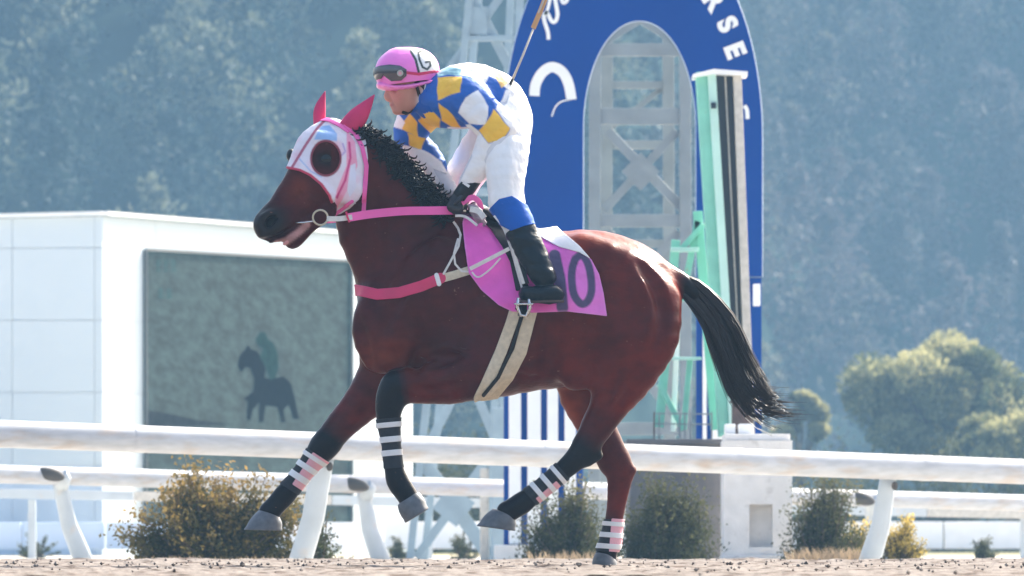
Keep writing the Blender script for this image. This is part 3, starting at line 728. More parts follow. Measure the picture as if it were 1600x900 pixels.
lt = lattice('lattice_tower', 'grey steel lattice tower seen through the opening of the blue arch', 60, 1.1,
    [(928, 880, 930, -60, 0), (1072, 880, 1070, -60, 0), (948, 880, 952, -60, 1), (1052, 880, 1048, -60, 1)],
    [(932, 78, 1068, 78, 20, 0), (932, 182, 1068, 182, 26, 0), (932, 345, 1068, 345, 20, 0), (932, 508, 1068, 508, 20, 0), (932, 670, 1068, 670, 20, 0), (952, 120, 1048, 120, 12, 1), (952, 215, 1048, 215, 14, 1), (952, 372, 1048, 372, 12, 1)],
    [(950, 205, 1066, 325, 15, 0), (1058, 205, 944, 328, 13, 0), (944, 500, 1060, 362, 14, 0), (950, 362, 1064, 496, 14, 0), (936, 70, 1000, 30, 12, 0), (1064, 70, 1000, 30, 12, 0), (944, 662, 1060, 522, 14, 0), (950, 522, 1064, 660, 14, 0), (955, 190, 1045, 120, 8, 1)], M['lattice'], 18)
mb = MB(); mb.box(W(1001, 268, 60)+Vector((0, .01, 0)), (.24, .02, .24), Matrix.Rotation(math.radians(45), 3, 'Y')); mb.make('gusset_plate', M['lattice'], lt)
lb = lattice('lattice_tower', 'pale blue steel lattice tower with big crossed braces, left of the blue arch', 66, 1.4,
    [(640, 880, 742, -80, 0), (778, 880, 815, -80, 0), (660, 880, 752, -80, 1), (762, 880, 800, -80, 1)],
    [(664, 702, 770, 702, 22, 0), (728, 60, 806, 60, 9, 0), (700, 300, 790, 300, 12, 0), (683, 470, 782, 470, 12, 0)],
    [(655, 712, 765, 868, 22, 0), (768, 708, 650, 872, 14, 0), (700, 110, 806, -40, 12, 0), (736, -10, 800, 112, 15, 0), (705, 290, 800, 120, 12, 0), (722, 130, 790, 290, 12, 0), (690, 460, 785, 312, 12, 0), (704, 312, 784, 460, 12, 0), (672, 690, 780, 482, 14, 0), (690, 482, 775, 690, 14, 0), (772, 600, 812, 700, 10, 0)], M['latticeb'], 12)
mb = MB(); mb.box(W(709, 790, 66)+Vector((0, 0, 0)), (.30, .03, .30), Matrix.Rotation(math.radians(38), 3, 'Y')); mb.make('gusset_plate', M['latticeb'], lb)
mb = MB(); mb.box(W(748, 32, 66)+Vector((0, 0, 0)), (.17, .03, .27)); mb.make('gusset_plate', M['latticeb'], lb)
gp = empty('grey_pillar', W(776, 845, 64), 'slim grey blue square pillar left of the striped panel', 'pillar')
mb = MB(); mb.box((W(778, 845, 64).x, 34, W(0, 700, 64).z/2), (20*64/FPX, .2, W(0, 590, 64).z+.1)); mb.make('shaft', M['latticeb'], gp, bevel=.01)
mb = MB(); mb.box((W(757, 845, 64).x, 34.1, W(0, 790, 64).z/2), (14*64/FPX, .2, W(0, 690, 64).z+.1)); mb.make('board', M['beige'], gp, bevel=.01)

# ------------------------------------------------------------------ green photo-finish mast
gd = 53.0; kg = gd/FPX
gm_ = empty('green_mast', W(1140, 845, gd), 'mint green steel mast with long black slots and white cap before the arch', 'mast')
def gbar(x0, y0, x1, y1, w, name, m, dd=0.0, t=None, bev=.005):
    mb = MB(); mb.bar(W(x0, y0, gd+dd), W(x1, y1, gd+dd), w*kg, t or w*kg); return mb.make(name, m, gm_, bevel=bev)
gbar(1096, 114, 1132, 682, 19, 'side_plate', M['green'], .05, .30)
gbar(1111, 114, 1146, 682, 13, 'front_plate', M['mint'], .0, .28)
gbar(1131, 116, 1160, 682, 27, 'slot_panel', M['slot'], .06, .16)
gbar(1133, 116, 1161, 682, 2.4, 'divider', M['beige'], -.03, .02, 0)
gbar(1151, 114, 1172, 682, 13, 'side_plate', M['beige'], .02, .28)
mb = MB(); mb.poly([(W(1082, 118, gd).x, W(0, 118, gd).z), (W(1114, 110, gd).x, W(0, 110, gd).z), (W(1167, 114, gd).x, W(0, 114, gd).z), (W(1167, 120, gd).x, W(0, 120, gd).z), (W(1114, 118, gd).x, W(0, 118, gd).z), (W(1082, 123, gd).x, W(0, 123, gd).z)], gd-CAM_D-.18, gd-CAM_D+.22); mb.make('cap', M['white'], gm_)
mb = MB(); mb.box(W(1115, 165, gd-.15), (8*kg, .03, 9*kg)); mb.make('latch', M['slot'], gm_)
for a in ((1056, 375, 1030, 668, 14), (1090, 330, 1118, 672, 15), (1090, 345, 1066, 470, 10), (1078, 560, 1068, 672, 9), (1030, 600, 1068, 672, 9), (1100, 350, 1062, 392, 9)):
    gbar(*a, 'brace', M['green'], .35+.01*(a[0] % 7), .05)
for a in ((1040, 560, 1096, 560, 5), (1048, 390, 1092, 390, 7)): gbar(*a, 'crossbar', M['mint'], .30, .04)
gbar(1058, 520, 1052, 675, 8, 'brace', M['white'], .45, .04)
rl = empty('balcony_railing', W(1060, 845, gd-.6), 'small thin steel railing on the grey plinth beneath the green mast', 'railing')
mb = MB(); kk = (gd-.6)/FPX
for y in (646, 662): mb = MB(); mb.bar(W(1022, y, gd-.6), W(1112, y+1, gd-.6), 2.2*kk); mb.make('rail', M['lattice'], rl)
for x in (1022, 1030, 1062, 1070, 1079, 1112): mb = MB(); mb.bar(W(x, 644, gd-.61), W(x, 688, gd-.61), 2.4*kk); mb.make('baluster', M['brownbox' if x in (1022,) else 'lattice'], rl)
# grey plinth wall and pale pedestal
def blockw(name, label, x0, x1, y0, d, dep, m, cat, side=None, bottom=885):
    k = d/FPX; z1 = zof(y0, d); mb = MB(); mb.box((((x0+x1)/2-800)*k, d-CAM_D+dep/2, (z1-.12)/2), ((x1-x0)*k, dep, z1+.12))
    return mb.make(name, m, None, bevel=.012)
pl = empty('grey_plinth', W(1050, 845, 52), 'dark grey concrete plinth in shade left of the pale pedestal', 'plinth')
k = 52/FPX; zt_ = zof(686, 52)
mb = MB(); mb.box(((1058-800)*k, 23.0, (zt_-.16)/2), (148*k, 2.0, zt_+.08)); mb.make('body', M['dconcrete'], pl, bevel=.01)
mb = MB(); mb.box(((1056-800)*k, 23.0, zt_-.02), (154*k, 2.06, .04)); mb.make('coping', M['dconcrete'], pl, bevel=.006)
pd = empty('concrete_pedestal', W(1185, 845, 51), 'pale concrete pedestal with a square recess behind the rail', 'pedestal')
k = 51/FPX; zt_ = zof(688, 51); zb_ = -.12; x0, x1, rx0, rx1 = 1131, 1238, 1171, 1207; zr0, zr1 = zof(855, 51), zof(788, 51)
def pbox(xa, xb, za, zb, ya, yb, name, m, bev=.006):
    mb = MB(); mb.box((((xa+xb)/2-800)*k, (ya+yb)/2, (za+zb)/2), ((xb-xa)*k, yb-ya, zb-za)); return mb.make(name, m, pd, bevel=bev)
fb = MB(); y0_, y1_, y2_ = 21.0, 21.12, 21.8
def ring(xa, xb, za, zb, y): return [((xa-800)*k, y, za), ((xb-800)*k, y, za), ((xb-800)*k, y, zb), ((xa-800)*k, y, zb)]
fb.add(ring(x0, x1, zb_, zt_, y0_)+ring(rx0, rx1, zr0, zr1, y0_)+ring(rx0, rx1, zr0, zr1, y1_)+ring(x0, x1, zb_, zt_, y2_),
       [(0, 1, 5, 4), (1, 2, 6, 5), (2, 3, 7, 6), (3, 0, 4, 7), (4, 5, 9, 8), (5, 6, 10, 9), (6, 7, 11, 10), (7, 4, 8, 11), (8, 9, 10, 11), (0, 12, 13, 1), (1, 13, 14, 2), (2, 14, 15, 3), (3, 15, 12, 0), (12, 15, 14, 13)])
fb.make('body', M['concrete'], pd)
pbox(x0-2, x1+2, zof(880, 51), zof(868, 51), 20.96, 21.82, 'footing', M['concrete'])
pbox(x0+2, x1-3, zt_+.001, zt_+.05, 21.05, 21.78, 'top_slab', M['concrete'])
for xa, xb, h in ((1134, 1150, .075), (1156, 1178, .075)): pbox(xa, xb, zt_+.052, zt_+.052+h, 21.15, 21.4, 'block', M['white'])
bb = empty('brown_box', W(1160, 640, 51.6), 'dark brown box standing on the pedestal behind the tail', 'box')
mb = MB(); k = 51.6/FPX; mb.box(((1160-800)*k, 21.65, zof(650, 51.6)-.05), (32*k, .2, 62*k)); mb.make('body', M['brownbox'], bb, bevel=.008)
mb = MB(); mb.box(((1160-800)*k, 21.65, zof(650, 51.6)+.11), (38*k, .24, .02)); mb.make('lid', M['brownbox'], bb, bevel=.004)

# ------------------------------------------------------------------ bushes
bush('azalea_bush', 'wide bush with orange yellow twig tips behind the near rail, under the leading foreleg', 178, 492, 752, 45.5, L_olive, 220, 130, .036, .45, .8)
bush('azalea_bush', 'small dark green sprig right of the leaning near rail post', 468, 524, 792, 45.0, L_dark, 26, 60, .028, .2, .2)
bush('shrub', 'dark round shrub behind the hind hoof, before the striped panel', 815, 960, 760, 49, L_dark, 130, 110, .028, .35, .7)
bush('shrub', 'tall dark shrub against the grey plinth', 955, 1122, 736, 49.5, L_dark, 170, 120, .028, .25, .5)
bush('shrub', 'dark shrub with thin pale twigs right of the pale pedestal', 1222, 1350, 742, 50.5, L_dark, 140, 110, .026, .35, .9)
bush('shrub', 'yellow leaved low shrub right of the right near rail post', 1368, 1450, 808, 52, L_yel, 70, 80, .026, .35, 1.3)
bush('shrub', 'small yellow shrub left of the right near rail post', 1308, 1362, 820, 51.4, L_yel, 40, 70, .026, .3, 1.4)
bush('shrub', 'tiny round shrub on the pale infield at the far right', 1518, 1556, 838, 66, L_dark, 30, 50, .03, .25, .3)
for i, (x0, x1, yt, d) in enumerate([(385, 445, 838, 68), (700, 745, 836, 72), (605, 640, 838, 73), (20, 90, 842, 75), (430, 560, 846, 60)]):
    bush('shrub', ['low dark shrub under the far rail, between bush and post', 'low shrub seen through the crossed braces', 'low shrub left of the crossed braces', 'low shrub at the far left under the rails', 'flat green weeds at the foot of the far rail post'][i], x0, x1, yt, d, L_dark, 30, 50, .03, .3, .4)
M['dry'] = mat('dry grass', (.30, .23, .15), rough=.8, var=.3, vscale=5, transl=.3)
def grass(label, x0, x1, d, h, n, seed):
    rng = np.random.RandomState(seed); mb = MB(); k = d/FPX
    for i in range(n):
        x = (rng.uniform(x0, x1)-800)*k; y = d-CAM_D+rng.uniform(-.15, .15); hh = h*rng.uniform(.4, 1.1); l = rng.uniform(-.5, .5)*hh; l2 = rng.uniform(-.3, .3)*hh
        b = Vector((x, y, -.085)); mb.add([b+Vector((-.0025, 0, 0)), b+Vector((.0025, 0, 0)), b+Vector((l*.4+.002, l2*.3, hh*.6)), b+Vector((l, l2, hh))], [(0, 1, 2), (0, 2, 3)])
    return tag(mb.make('dry_grass', M['dry'], None, origin=((x0+x1)/2*k-800*k, d-CAM_D, -.085)), label, 'grass', kind='stuff')
grass('dry straw coloured grass in front of the dark shrub behind the hind legs', 830, 945, 47.5, .13, 260, 2)
grass('dry pale grass and twigs at the foot of the shrub right of the pedestal', 1232, 1360, 49.5, .15, 420, 3)
grass('dry grass along the foot of the orange tipped bush', 220, 470, 44.5, .10, 420, 4)
grass('dry tufts scattered along the track edge at far left', -20, 200, 46, .07, 200, 6)

# ================================================================== the race horse
horse = empty('race_horse', (PX(790), 0, 0), 'dark bay race horse in a pink and white hood cantering left on the sand', 'horse')
H = Body()
# chain nodes: px, py, Y, a, b [, blackness]
H.chain([(607, 517, 0, 60, 44), (640, 503, 0, 98, 60), (690, 482, 0, 136, 74), (760, 486, 0, 137, 86), (845, 487, 0, 121, 92), (918, 475, 0, 117, 88), (975, 470, 0, 98, 76), (1010, 474, 0, 72, 56)], k=.05, sub=3, name='trunk')
H.chain([(556, 246, -22, 48, 26), (582, 288, -13, 64, 32), (607, 341, -5, 86, 40), (640, 393, 0, 95, 50), (660, 440, 0, 104, 60)], k=.06, sub=3, name='neck')
H.chain([(614, 478, -36, 46, 24), (600, 520, -40, 49, 26), (606, 560, -42, 38, 24)], k=.07, name='chest')                # near shoulder point
H.chain([(614, 478, 36, 46, 24), (600, 520, 40, 49, 26), (606, 560, 42, 38, 24)], k=.07, name='chest')
H.chain([(700, 400, -58, 40, 18), (655, 470, -60, 42, 22), (625, 530, -58, 34, 20)], k=.05, name='shoulder')
H.chain([(700, 400, 58, 40, 18), (655, 470, 60, 42, 22), (625, 530, 58, 34, 20)], k=.05, name='shoulder')
H.chain([(905, 402, -46, 34, 30), (960, 430, -56, 44, 30), (1000, 470, -52, 48, 30)], k=.05, name='croup')
H.chain([(905, 402, 46, 34, 30), (960, 430, 56, 44, 30), (1000, 470, 52, 48, 30)], k=.05, name='croup')
# head
H.chain([(542, 226, -22, 50, 26), (525, 248, -30, 61, 30), (511, 268, -36, 58, 30), (490, 292, -48, 47, 26), (466, 318, -60, 38, 22), (447, 338, -70, 32, 20), (430, 353, -78, 29, 20), (419, 360, -83, 25, 19)], k=.035, sub=3, name='head')
H.chain([(555, 290, -50, 26, 10), (538, 305, -52, 22, 9)], k=.03, name='head')                                          # jowl
H.chain([(512, 330, -56, 17, 14), (487, 352, -64, 14, 13), (468, 372, -72, 13, 14), (459, 380, -76, 12, 13)], k=.025, name='jaw')
H.chain([(500, 222, -52, 12, 8), (518, 226, -52, 12, 8)], k=.02, name='head')                                           # brow
H.chain([(478, 262, -58, 4, 4), (500, 292, -72, 5, 4), (520, 312, -72, 6, 5)], k=.03, name='head')                      # facial crest
H.chain([(512, 251, -68, 15, 8)], k=.02, neg=True, name='head')                                                         # eye socket
H.chain([(434, 344, -96, 4, 12), (426, 349, -100, 7, 14), (421, 357, -100, 5, 12)], k=.008, neg=True, name='head')
H.chain([(436, 336, -88, 5, 5), (422, 339, -94, 5, 5), (412, 350, -96, 5, 5), (414, 362, -95, 4, 4)], k=.012, name='head')                                # nostril
H.chain([(410, 380, -92, 4, 16), (436, 375, -94, 4.5, 14), (470, 352, -92, 3, 9), (488, 346, -90, 2, 7)], k=.01, neg=True, name='head')  # mouth line
# near fore, folded
H.chain([(752, 540, -52, 66, 34), (738, 582, -64, 44, 34), (700, 598, -68, 35, 28), (655, 602, -68, 30, 24), (628, 606, -66, 26, 22, .75)], k=.045, sub=3, name='nf')
H.chain([(622, 604, -66, 26, 22, .9), (612, 625, -65, 24, 20, 1), (608, 652, -64, 19, 16, 1), (612, 690, -64, 14, 12, 1), (616, 728, -64, 14, 12, 1), (622, 752, -64, 17, 15, 1), (634, 770, -63, 16, 15, 1), (642, 784, -62, 15, 15, 1)], k=.02, sub=3, name='nfc')
# far fore, extended
H.chain([(640, 530, 44, 66, 36), (604, 582, 52, 46, 32), (566, 628, 54, 31, 26), (533, 662, 54, 24, 22, .35), (505, 695, 54, 21, 19, 1)], k=.045, sub=3, name='ff')
H.chain([(512, 690, 54, 21, 20, 1), (500, 703, 54, 21, 19, 1), (484, 722, 54, 15.5, 13, 1), (462, 750, 54, 14, 12, 1), (444, 772, 54, 17, 15, 1), (428, 790, 54, 15.5, 14, 1), (418, 801, 54, 17, 15, 1)], k=.02, sub=3, name='ffc')
# near hind
H.chain([(985, 470, -44, 78, 44), (984, 525, -52, 76, 44), (975, 580, -52, 52, 36), (952, 632, -50, 31, 27), (932, 668, -48, 24, 21, .2)], k=.05, sub=3, name='nh')
H.chain([(892, 560, -48, 34, 24), (905, 590, -50, 28, 20)], k=.05, name='nh')                                             # stifle
H.chain([(936, 660, -48, 22, 20, .1), (916, 696, -48, 22, 18, .75), (905, 712, -48, 19, 16, .95), (886, 730, -48, 16, 13, 1), (860, 752, -48, 14, 12, 1), (836, 771, -48, 14, 13, 1), (816, 786, -48, 17, 15, 1), (800, 796, -48, 16, 15, 1), (791, 801, -48, 17, 15, 1)], k=.02, sub=3, name='nhc')
H.chain([(934, 712, -48, 8, 9, .9), (918, 722, -48, 8, 9, .9)], k=.02, name='nhc')
# far hind, on the ground
H.chain([(940, 545, 50, 76, 42), (916, 602, 52, 48, 34), (926, 650, 52, 32, 27), (946, 692, 52, 27, 23), (962, 722, 52, 25, 20)], k=.05, sub=3, name='fh')
H.chain([(960, 720, 52, 24, 19), (969, 738, 52, 21, 17), (967, 765, 52, 17, 13), (962, 800, 52, 14, 12, .3), (957, 830, 52, 14.5, 13, 1), (954, 848, 52, 16, 15, 1), (949, 862, 52, 15, 14, 1), (947, 870, 52, 17, 16, 1)], k=.02, sub=3, name='fhc')
H.chain([(988, 734, 52, 8, 10), (978, 744, 52, 9, 10)], k=.02, name='fhc')
# tail dock
H.chain([(1040, 432, 0, 20, 20, 0), (1066, 442, 0, 15, 16, .8), (1086, 460, 0, 12, 12, 1)], k=.02, name='dock')
# modelling grooves
H.chain([(640, 330, -52, 5, 6), (600, 420, -70, 7, 8), (588, 470, -72, 6, 7)], k=.05, neg=True, name='g')
H.chain([(905, 520, -100, 16, 10), (888, 555, -96, 14, 9)], k=.06, neg=True, name='g')
H.chain([(1008, 418, -78, 3, 4), (1028, 462, -85, 3, 4), (1040, 520, -90, 3, 4)], k=.03, neg=True, name='g')
H.chain([(690, 545, -88, 6, 6), (640, 570, -86, 6, 6)], k=.04, neg=True, name='g')
def surfY(px, py):
    y = np.linspace(-.42, .0, 211); q = np.stack([np.full(211, PX(px)), y, np.full(211, PZ(py))], 1); f = H.ev(q); i = np.nonzero(f < 0)[0]
    return y[i[0]]*S if len(i) else -60.
def groove(pts, r=7, dep=2.0, k=.035, ridge=False):
    q = catmull(pts, 4); dep = dep*1.5
    nd = [(x, y, surfY(x, y)-(r-dep if not ridge else -(r-dep)), r*min(1, .35+min(i, len(q)-1-i)*.3), r*min(1, .35+min(i, len(q)-1-i)*.3)) for i, (x, y) in enumerate(q)]
    return (nd, k, ridge)
gr = [groove([(672, 372), (642, 430), (612, 490), (598, 530)], 9, 3.0), groove([(742, 440), (738, 500), (716, 552), (672, 574)], 9, 3.2), groove([(640, 480), (655, 540), (650, 585)], 8, 2.2),
      groove([(585, 300), (592, 370), (590, 430)], 8, 2.5), groove([(720, 600), (680, 612), (650, 612)], 5, 1.6, .02), groove([(1000, 415), (1022, 450), (1034, 500), (1020, 550)], 8, 3.0), groove([(930, 420), (915, 480), (912, 540)], 12, 3.0),
      groove([(962, 585), (948, 625), (930, 662)], 6, 2.4, .02), groove([(985, 610), (962, 640), (945, 672)], 5, 2.0, .02), groove([(850, 500), (842, 550), (838, 590)], 7, 1.2), groove([(876, 500), (870, 550), (862, 588)], 7, 1.2), groove([(826, 500), (818, 550)], 7, 1.0),
      groove([(560, 500), (572, 540), (580, 580)], 7, 2.5), groove([(545, 625), (520, 660)], 5, 1.8, .02), groove([(700, 350), (655, 370), (625, 400)], 9, 2.0),
      groove([(478, 300), (462, 316), (444, 326)], 4, 1.3, .015), groove([(470, 345), (490, 335), (510, 322)], 4, 1.6, .02),
      groove([(655, 560), (700, 545), (745, 560)], 3.5, .9, .012, True), groove([(840, 585), (800, 575), (775, 560)], 3, .8, .012, True), groove([(470, 290), (478, 306), (492, 318)], 2.2, .8, .008, True), groove([(1000, 560), (975, 600), (955, 630)], 3, .8, .012, True)]
for nd, k_, rg in gr: H.chain(nd, k=k_, sub=1, neg=not rg, name='g')
V, Fq = H.mesh((PX(385), -.36, -.02), (PX(1110), .36, PZ(165)), .0085)
V = relax(V, Fq, 2, .5); Nn = vnormals(V, Fq)
# fine muscle and vein relief
px, py = topx(V); on = 1-np.clip((py-620)/60, 0, 1)
rl_ = np.array([mnoise.fractal(Vector((v[0]*7, v[1]*7, v[2]*5)), 1.0, 2.1, 3) for v in V]); V = V+Nn*(.0045*rl_*on)[:, None]
Tn = H.tone(V)
c_body = np.array([.128, .0125, .006]); c_dark = np.array([.040, .0045, .004]); c_blk = np.array([.009, .008, .010]); c_lite = np.array([.25, .042, .014])
nz_ = np.array([mnoise.fractal(Vector((v[0]*2.6, v[1]*2.6, v[2]*2.6)), 1.0, 2.0, 4) for v in V])
t = np.clip(.44+.6*nz_, 0, 1)[:, None]; C = c_dark*t+c_body*(1-t)
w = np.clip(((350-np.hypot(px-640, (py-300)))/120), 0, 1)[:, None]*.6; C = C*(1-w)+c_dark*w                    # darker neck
w = np.exp(-(((px-890)/42)**2+((py-640)/60)**2))*(V[:, 1] > .02); w = w[:, None]*.9; C = C*(1-w)+c_lite*w          # sunlit orange of the far inner thigh, painted into the coat
w = (np.exp(-(((px-612)/50)**2+((py-560)/30)**2)))[:, None]*.5; C = C*(1-w)+c_lite*w  # orange highlight on the chest painted into the coat
w = np.clip((395-py)/30, 0, 1)*np.clip((px-850)/30, 0, 1); w = w[:, None]*.6; C = C*(1-w)+c_lite*w  # sunlit top of the croup painted lighter
w = np.clip(Tn*1.4-.2, 0, 1)[:, None]; C = C*(1-w)+c_blk*w
hd = (px < 520) & (py < 400)
w = (hd*np.clip(1-np.hypot((px-415)/46, (py-352)/36), 0, 1)*2.4).clip(0, 1)[:, None]; C = C*(1-w)+np.array([.016, .011, .011])*w
w = (hd*np.exp(-(((px-470)/20)**2+((py-298)/22)**2)))[:, None]*.55; C = C*(1-w)+c_lite*.8*w
w = np.clip(1-np.abs(dline(px, py, [(436, 384), (452, 380), (470, 366), (482, 355)])-0)/7, 0, 1)*hd; w = (w*2).clip(0, 1)[:, None]*.9; C = C*(1-w)+np.array([.50, .25, .22])*w   # pink lips
w = np.clip(1.6-np.hypot((px-511)/15, (py-252)/13), 0, 1)[:, None]*hd[:, None]*.9; C = C*(1-w)+np.array([.012, .006, .005])*w
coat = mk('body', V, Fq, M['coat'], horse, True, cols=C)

# eyes, nostril, tongue
mb = MB(); mb.ell(P(511, 252, surfY(511, 252)+5.5), (.034, .030, .029), 24, 16); mb.make('eye', M['eye'], horse, True)
mb = MB(); mb.tube([P(476, 362, -72), P(458, 378, -84), P(446, 386, -88)], [.010, .012, .006], 8); mb.make('tongue', mat('tongue', (.62, .28, .27), rough=.4), horse, True)
# hooves
def hoof(cor_f, cor_b, sole_f, sole_b, Y, w0, w1):
    mb = MB(); n = 16; rings = 5; vs = []
    for r in range(rings+1):
        f = r/rings; a = np.array(cor_f)*(1-f)+np.array(sole_f)*f; b = np.array(cor_b)*(1-f)+np.array(sole_b)*f; c = (a+b)/2; bu = 1+.10*math.sin(math.pi*min(1, f*1.25)); h = (a-b)/2*bu; w = (w0*(1-f)+w1*f)*bu
        for k in range(n):
            th_ = 2*math.pi*k/n; q = c+h*math.cos(th_); vs.append(P(q[0], q[1], Y+w*math.sin(th_)))
    fs = [(r*n+k, r*n+(k+1) % n, (r+1)*n+(k+1) % n, (r+1)*n+k) for r in range(rings) for k in range(n)]+[tuple(range(n)), tuple(range(rings*n, rings*n+n))[::-1]]
    mb.add(vs, fs); return mb.make('hoof', M['hoof'], horse, True, bevel=.006)
hoof((403, 796), (434, 806), (378, 828), (440, 829), 54, 17, 23)
hoof((622, 789), (654, 768), (634, 818), (671, 795), -62, 17, 20)
hoof((771, 794), (803, 808), (744, 822), (806, 830), -48, 18, 23)
hoof((932, 862), (960, 868), (924, 889), (966, 889), 52, 17, 23)
# bandages: dark wraps with white rings, pink outer half on three legs
def leg_wrap(chn, a, b, Y0, Y1, bx, rings, pinkside=None, off=.004):
    sb = H.sub([chn]); a, b = np.array(a, float), np.array(b, float); ax = b-a; L = np.linalg.norm(ax); ax /= L
    def tpar(V): x, y = topx(V); return (x-a[0])*ax[0]+(y-a[1])*ax[1]
    def side(V): x, y = topx(V); return (x-a[0])*ax[1]-(y-a[1])*ax[0]
    bx = box_of(*bx, Y0, Y1)
    w = shell(sb, bx, .005, off, lambda V: np.maximum(-tpar(V), tpar(V)-L), 'bandage', M['bandage'], horse, .003)
    for t0, t1 in rings: shell(sb, bx, .005, off+.0046, lambda V: np.maximum(t0-tpar(V), tpar(V)-t1), 'white_ring', M['tape'], w, .002)
    if pinkside:
        sg, lo, hi, edge = pinkside; shell(sb, bx, .005, off+.0022, lambda V: np.maximum(np.maximum(lo-tpar(V), tpar(V)-hi), sg*side(V)+edge), 'pink_patch', M['pinkband'], w, .002)
leg_wrap('nfc', (610, 655), (617, 732), -100, -30, (580, 630, 650, 760), [(6, 14), (28, 37), (49, 58)])
leg_wrap('ffc', (488, 706), (450, 764), 20, 90, (425, 680, 520, 800), [(4, 11), (21, 30), (40, 50)], (-1, 0, 60, 0))
leg_wrap('nhc', (878, 735), (828, 778), -85, -10, (800, 700, 910, 810), [(6, 13), (26, 34), (46, 54)], (-1, 18, 60, 7))
leg_wrap('fhc', (959, 812), (955, 862), 15, 90, (925, 795, 1000, 880), [(3, 10), (20, 28), (38, 46)], (-1, -2, 50, -3))
# ears with pink covers
def ear(base, tip, w, Y0, Y1, mid):
    b_, t_, m_ = P(*base, Y0), P(*tip, Y1), P(*mid, (Y0+Y1)/2); q = catmull([tuple(b_)+(w,), tuple(m_)+(w*1.02,), tuple(t_)+(w*.06,)], 6)
    mb = MB(); mb.tube([q_[:3] for q_ in q], [max(q_[3], .4)/S for q_ in q], 14, asp=.55); o = mb.make('ear', M['ear'], horse, True)
ear((538, 210), (586, 151), 15, -34, -44, (561, 184)); ear((499, 198), (508, 142), 9, -4, 4, (500, 170))
# hood
HS = H.sub(['head', 'neck'])
hood_poly = [(425, 225), (440, 262), (453, 267), (470, 271), (486, 279), (503, 293), (515, 310), (519, 322), (520, 338), (532, 336), (547, 328), (562, 315), (570, 300), (574, 275), (576, 250), (573, 225), (569, 200), (545, 165), (500, 150), (450, 190)]
def in_hood(V): x, y = topx(V); return dpoly(x, y, hood_poly)
def eyeh(V): x, y = topx(V); d = (np.hypot((x-511)/21.5, (y-251)/25.5)-1)*22; return np.where(V[:, 1] < -.12, d, 50.)
def hoodcol(V):
    x, y = topx(V); n = len(V); C = np.tile(np.array([.76, .70, .76]), (n, 1))
    w = np.array([mnoise.noise(Vector((v[0]*16, v[1]*16, v[2]*16+5))) for v in V]); w = np.clip(w*1.6, 0, 1)[:, None]*.5; C = C*(1-w)+np.array([.80, .32, .46])*w
    def put(d, c, e=1.5): 
        nonlocal C
        w = np.clip(.5-d/e, 0, 1)[:, None]; C = C*(1-w)+np.array(c)*w
    put(dpoly(x, y, [(492, 222), (503, 200), (516, 198), (528, 212), (528, 224), (510, 222)]), (.30, .48, .78))
    put(dpoly(x, y, [(543, 205), (556, 225), (560, 262), (550, 290), (536, 316), (524, 332), (528, 300), (543, 262)]), (.84, .34, .48))
    put(dpoly(x, y, [(549, 262), (557, 258), (558, 296), (548, 312), (544, 300)]), (.72, .70, .80))
    put(dline(x, y, [(515, 182), (497, 203), (478, 232), (459, 264)])-2.2, (.42, .10, .16))
    put(dline(x, y, [(528, 312), (541, 285), (549, 250), (547, 226)])-1.8, (.60, .05, .20))
    put(dline(x, y, [(470, 252), (488, 272), (504, 280)])-1.2, (.42, .50, .70)); put(dline(x, y, [(532, 250), (541, 240), (537, 228)])-1.3, (.5, .35, .6))
    put(dline(x, y, [(440, 264), (453, 268), (470, 272), (486, 280), (503, 294), (515, 311), (519, 323)])-4.5, (.55, .03, .08))
    put(np.abs(eyeh(V))-3.2, (.22, .02, .04))
    return C
hb = box_of(420, 150, 590, 350, -130, 60)
hood = shell(HS, hb, .0042, .009, lambda V: np.maximum(in_hood(V), -eyeh(V)), 'hood', M['hood'], horse, .004, hoodcol, wrinkle=.0022, wscale=14)
# far blinker cup standing out beyond the face
mb = MB(); mb.ell(P(455, 243, -4), (.022, .03, .030), 14, 10); mb.make('blinker', M['blackl'], hood, True)
# straps of hood and bridle
def strap(body, poly, w, off, name, m, parent, half=-1, h=.005, thick=.003, margin=14, cols=None, Yr=110):
    p = np.array(poly, float); x0, y0 = p.min(0)-margin-w; x1, y1 = p.max(0)+margin+w
    bx = box_of(x0, y0, x1, y1, -Yr if half <= 0 else 0, Yr if half >= 0 else 5)
    def g(V): x, y = topx(V); d = dline(x, y, poly)-w/2; return d if half == 0 else np.where(V[:, 1]*half > -.005, d, 30.)
    return shell(body, bx, h, off, g, name, m, parent, thick, cols)
strap(HS, [(541, 198), (557, 212), (567, 232), (574, 262), (572, 295), (569, 333)], 6.5, .016, 'cheek_strap', M['pink'], horse)
strap(HS, [(498, 186), (515, 189), (532, 198), (545, 207)], 6, .014, 'brow_band', M['pink'], horse)
strap(HS, [(524, 336), (540, 326), (552, 318)], 5, .014, 'throat_strap', M['pink'], horse)
def tor(c, R, r, name, m, parent, rot=None, sx=1.0):
    mb = MB(); n, k = 28, 8; vs = []
    for i in range(n):
        a = 2*math.pi*i/n
        for j in range(k):
            b_ = 2*math.pi*j/k; p = Vector((sx*(R+r*math.cos(b_))*math.cos(a), r*math.sin(b_), (R+r*math.cos(b_))*math.sin(a)))
            if rot: p = rot@p
            vs.append(Vector(c)+p)
    mb.add(vs, [(i*k+j, i*k+(j+1) % k, ((i+1) % n)*k+(j+1) % k, ((i+1) % n)*k+j) for i in range(n) for j in range(k)]); return mb.make(name, m, parent, True)
tor(P(503, 344, -88), .033, .0042, 'bit_ring', mat('pale brass', (.62, .56, .42), rough=.3, metal=.8), horse)
mb = MB(); mb.tube([P(492, 350, -90), P(478, 352, -90), P(464, 352, -88)], .004, 8); mb.make('bit', M['steel'], horse, True)
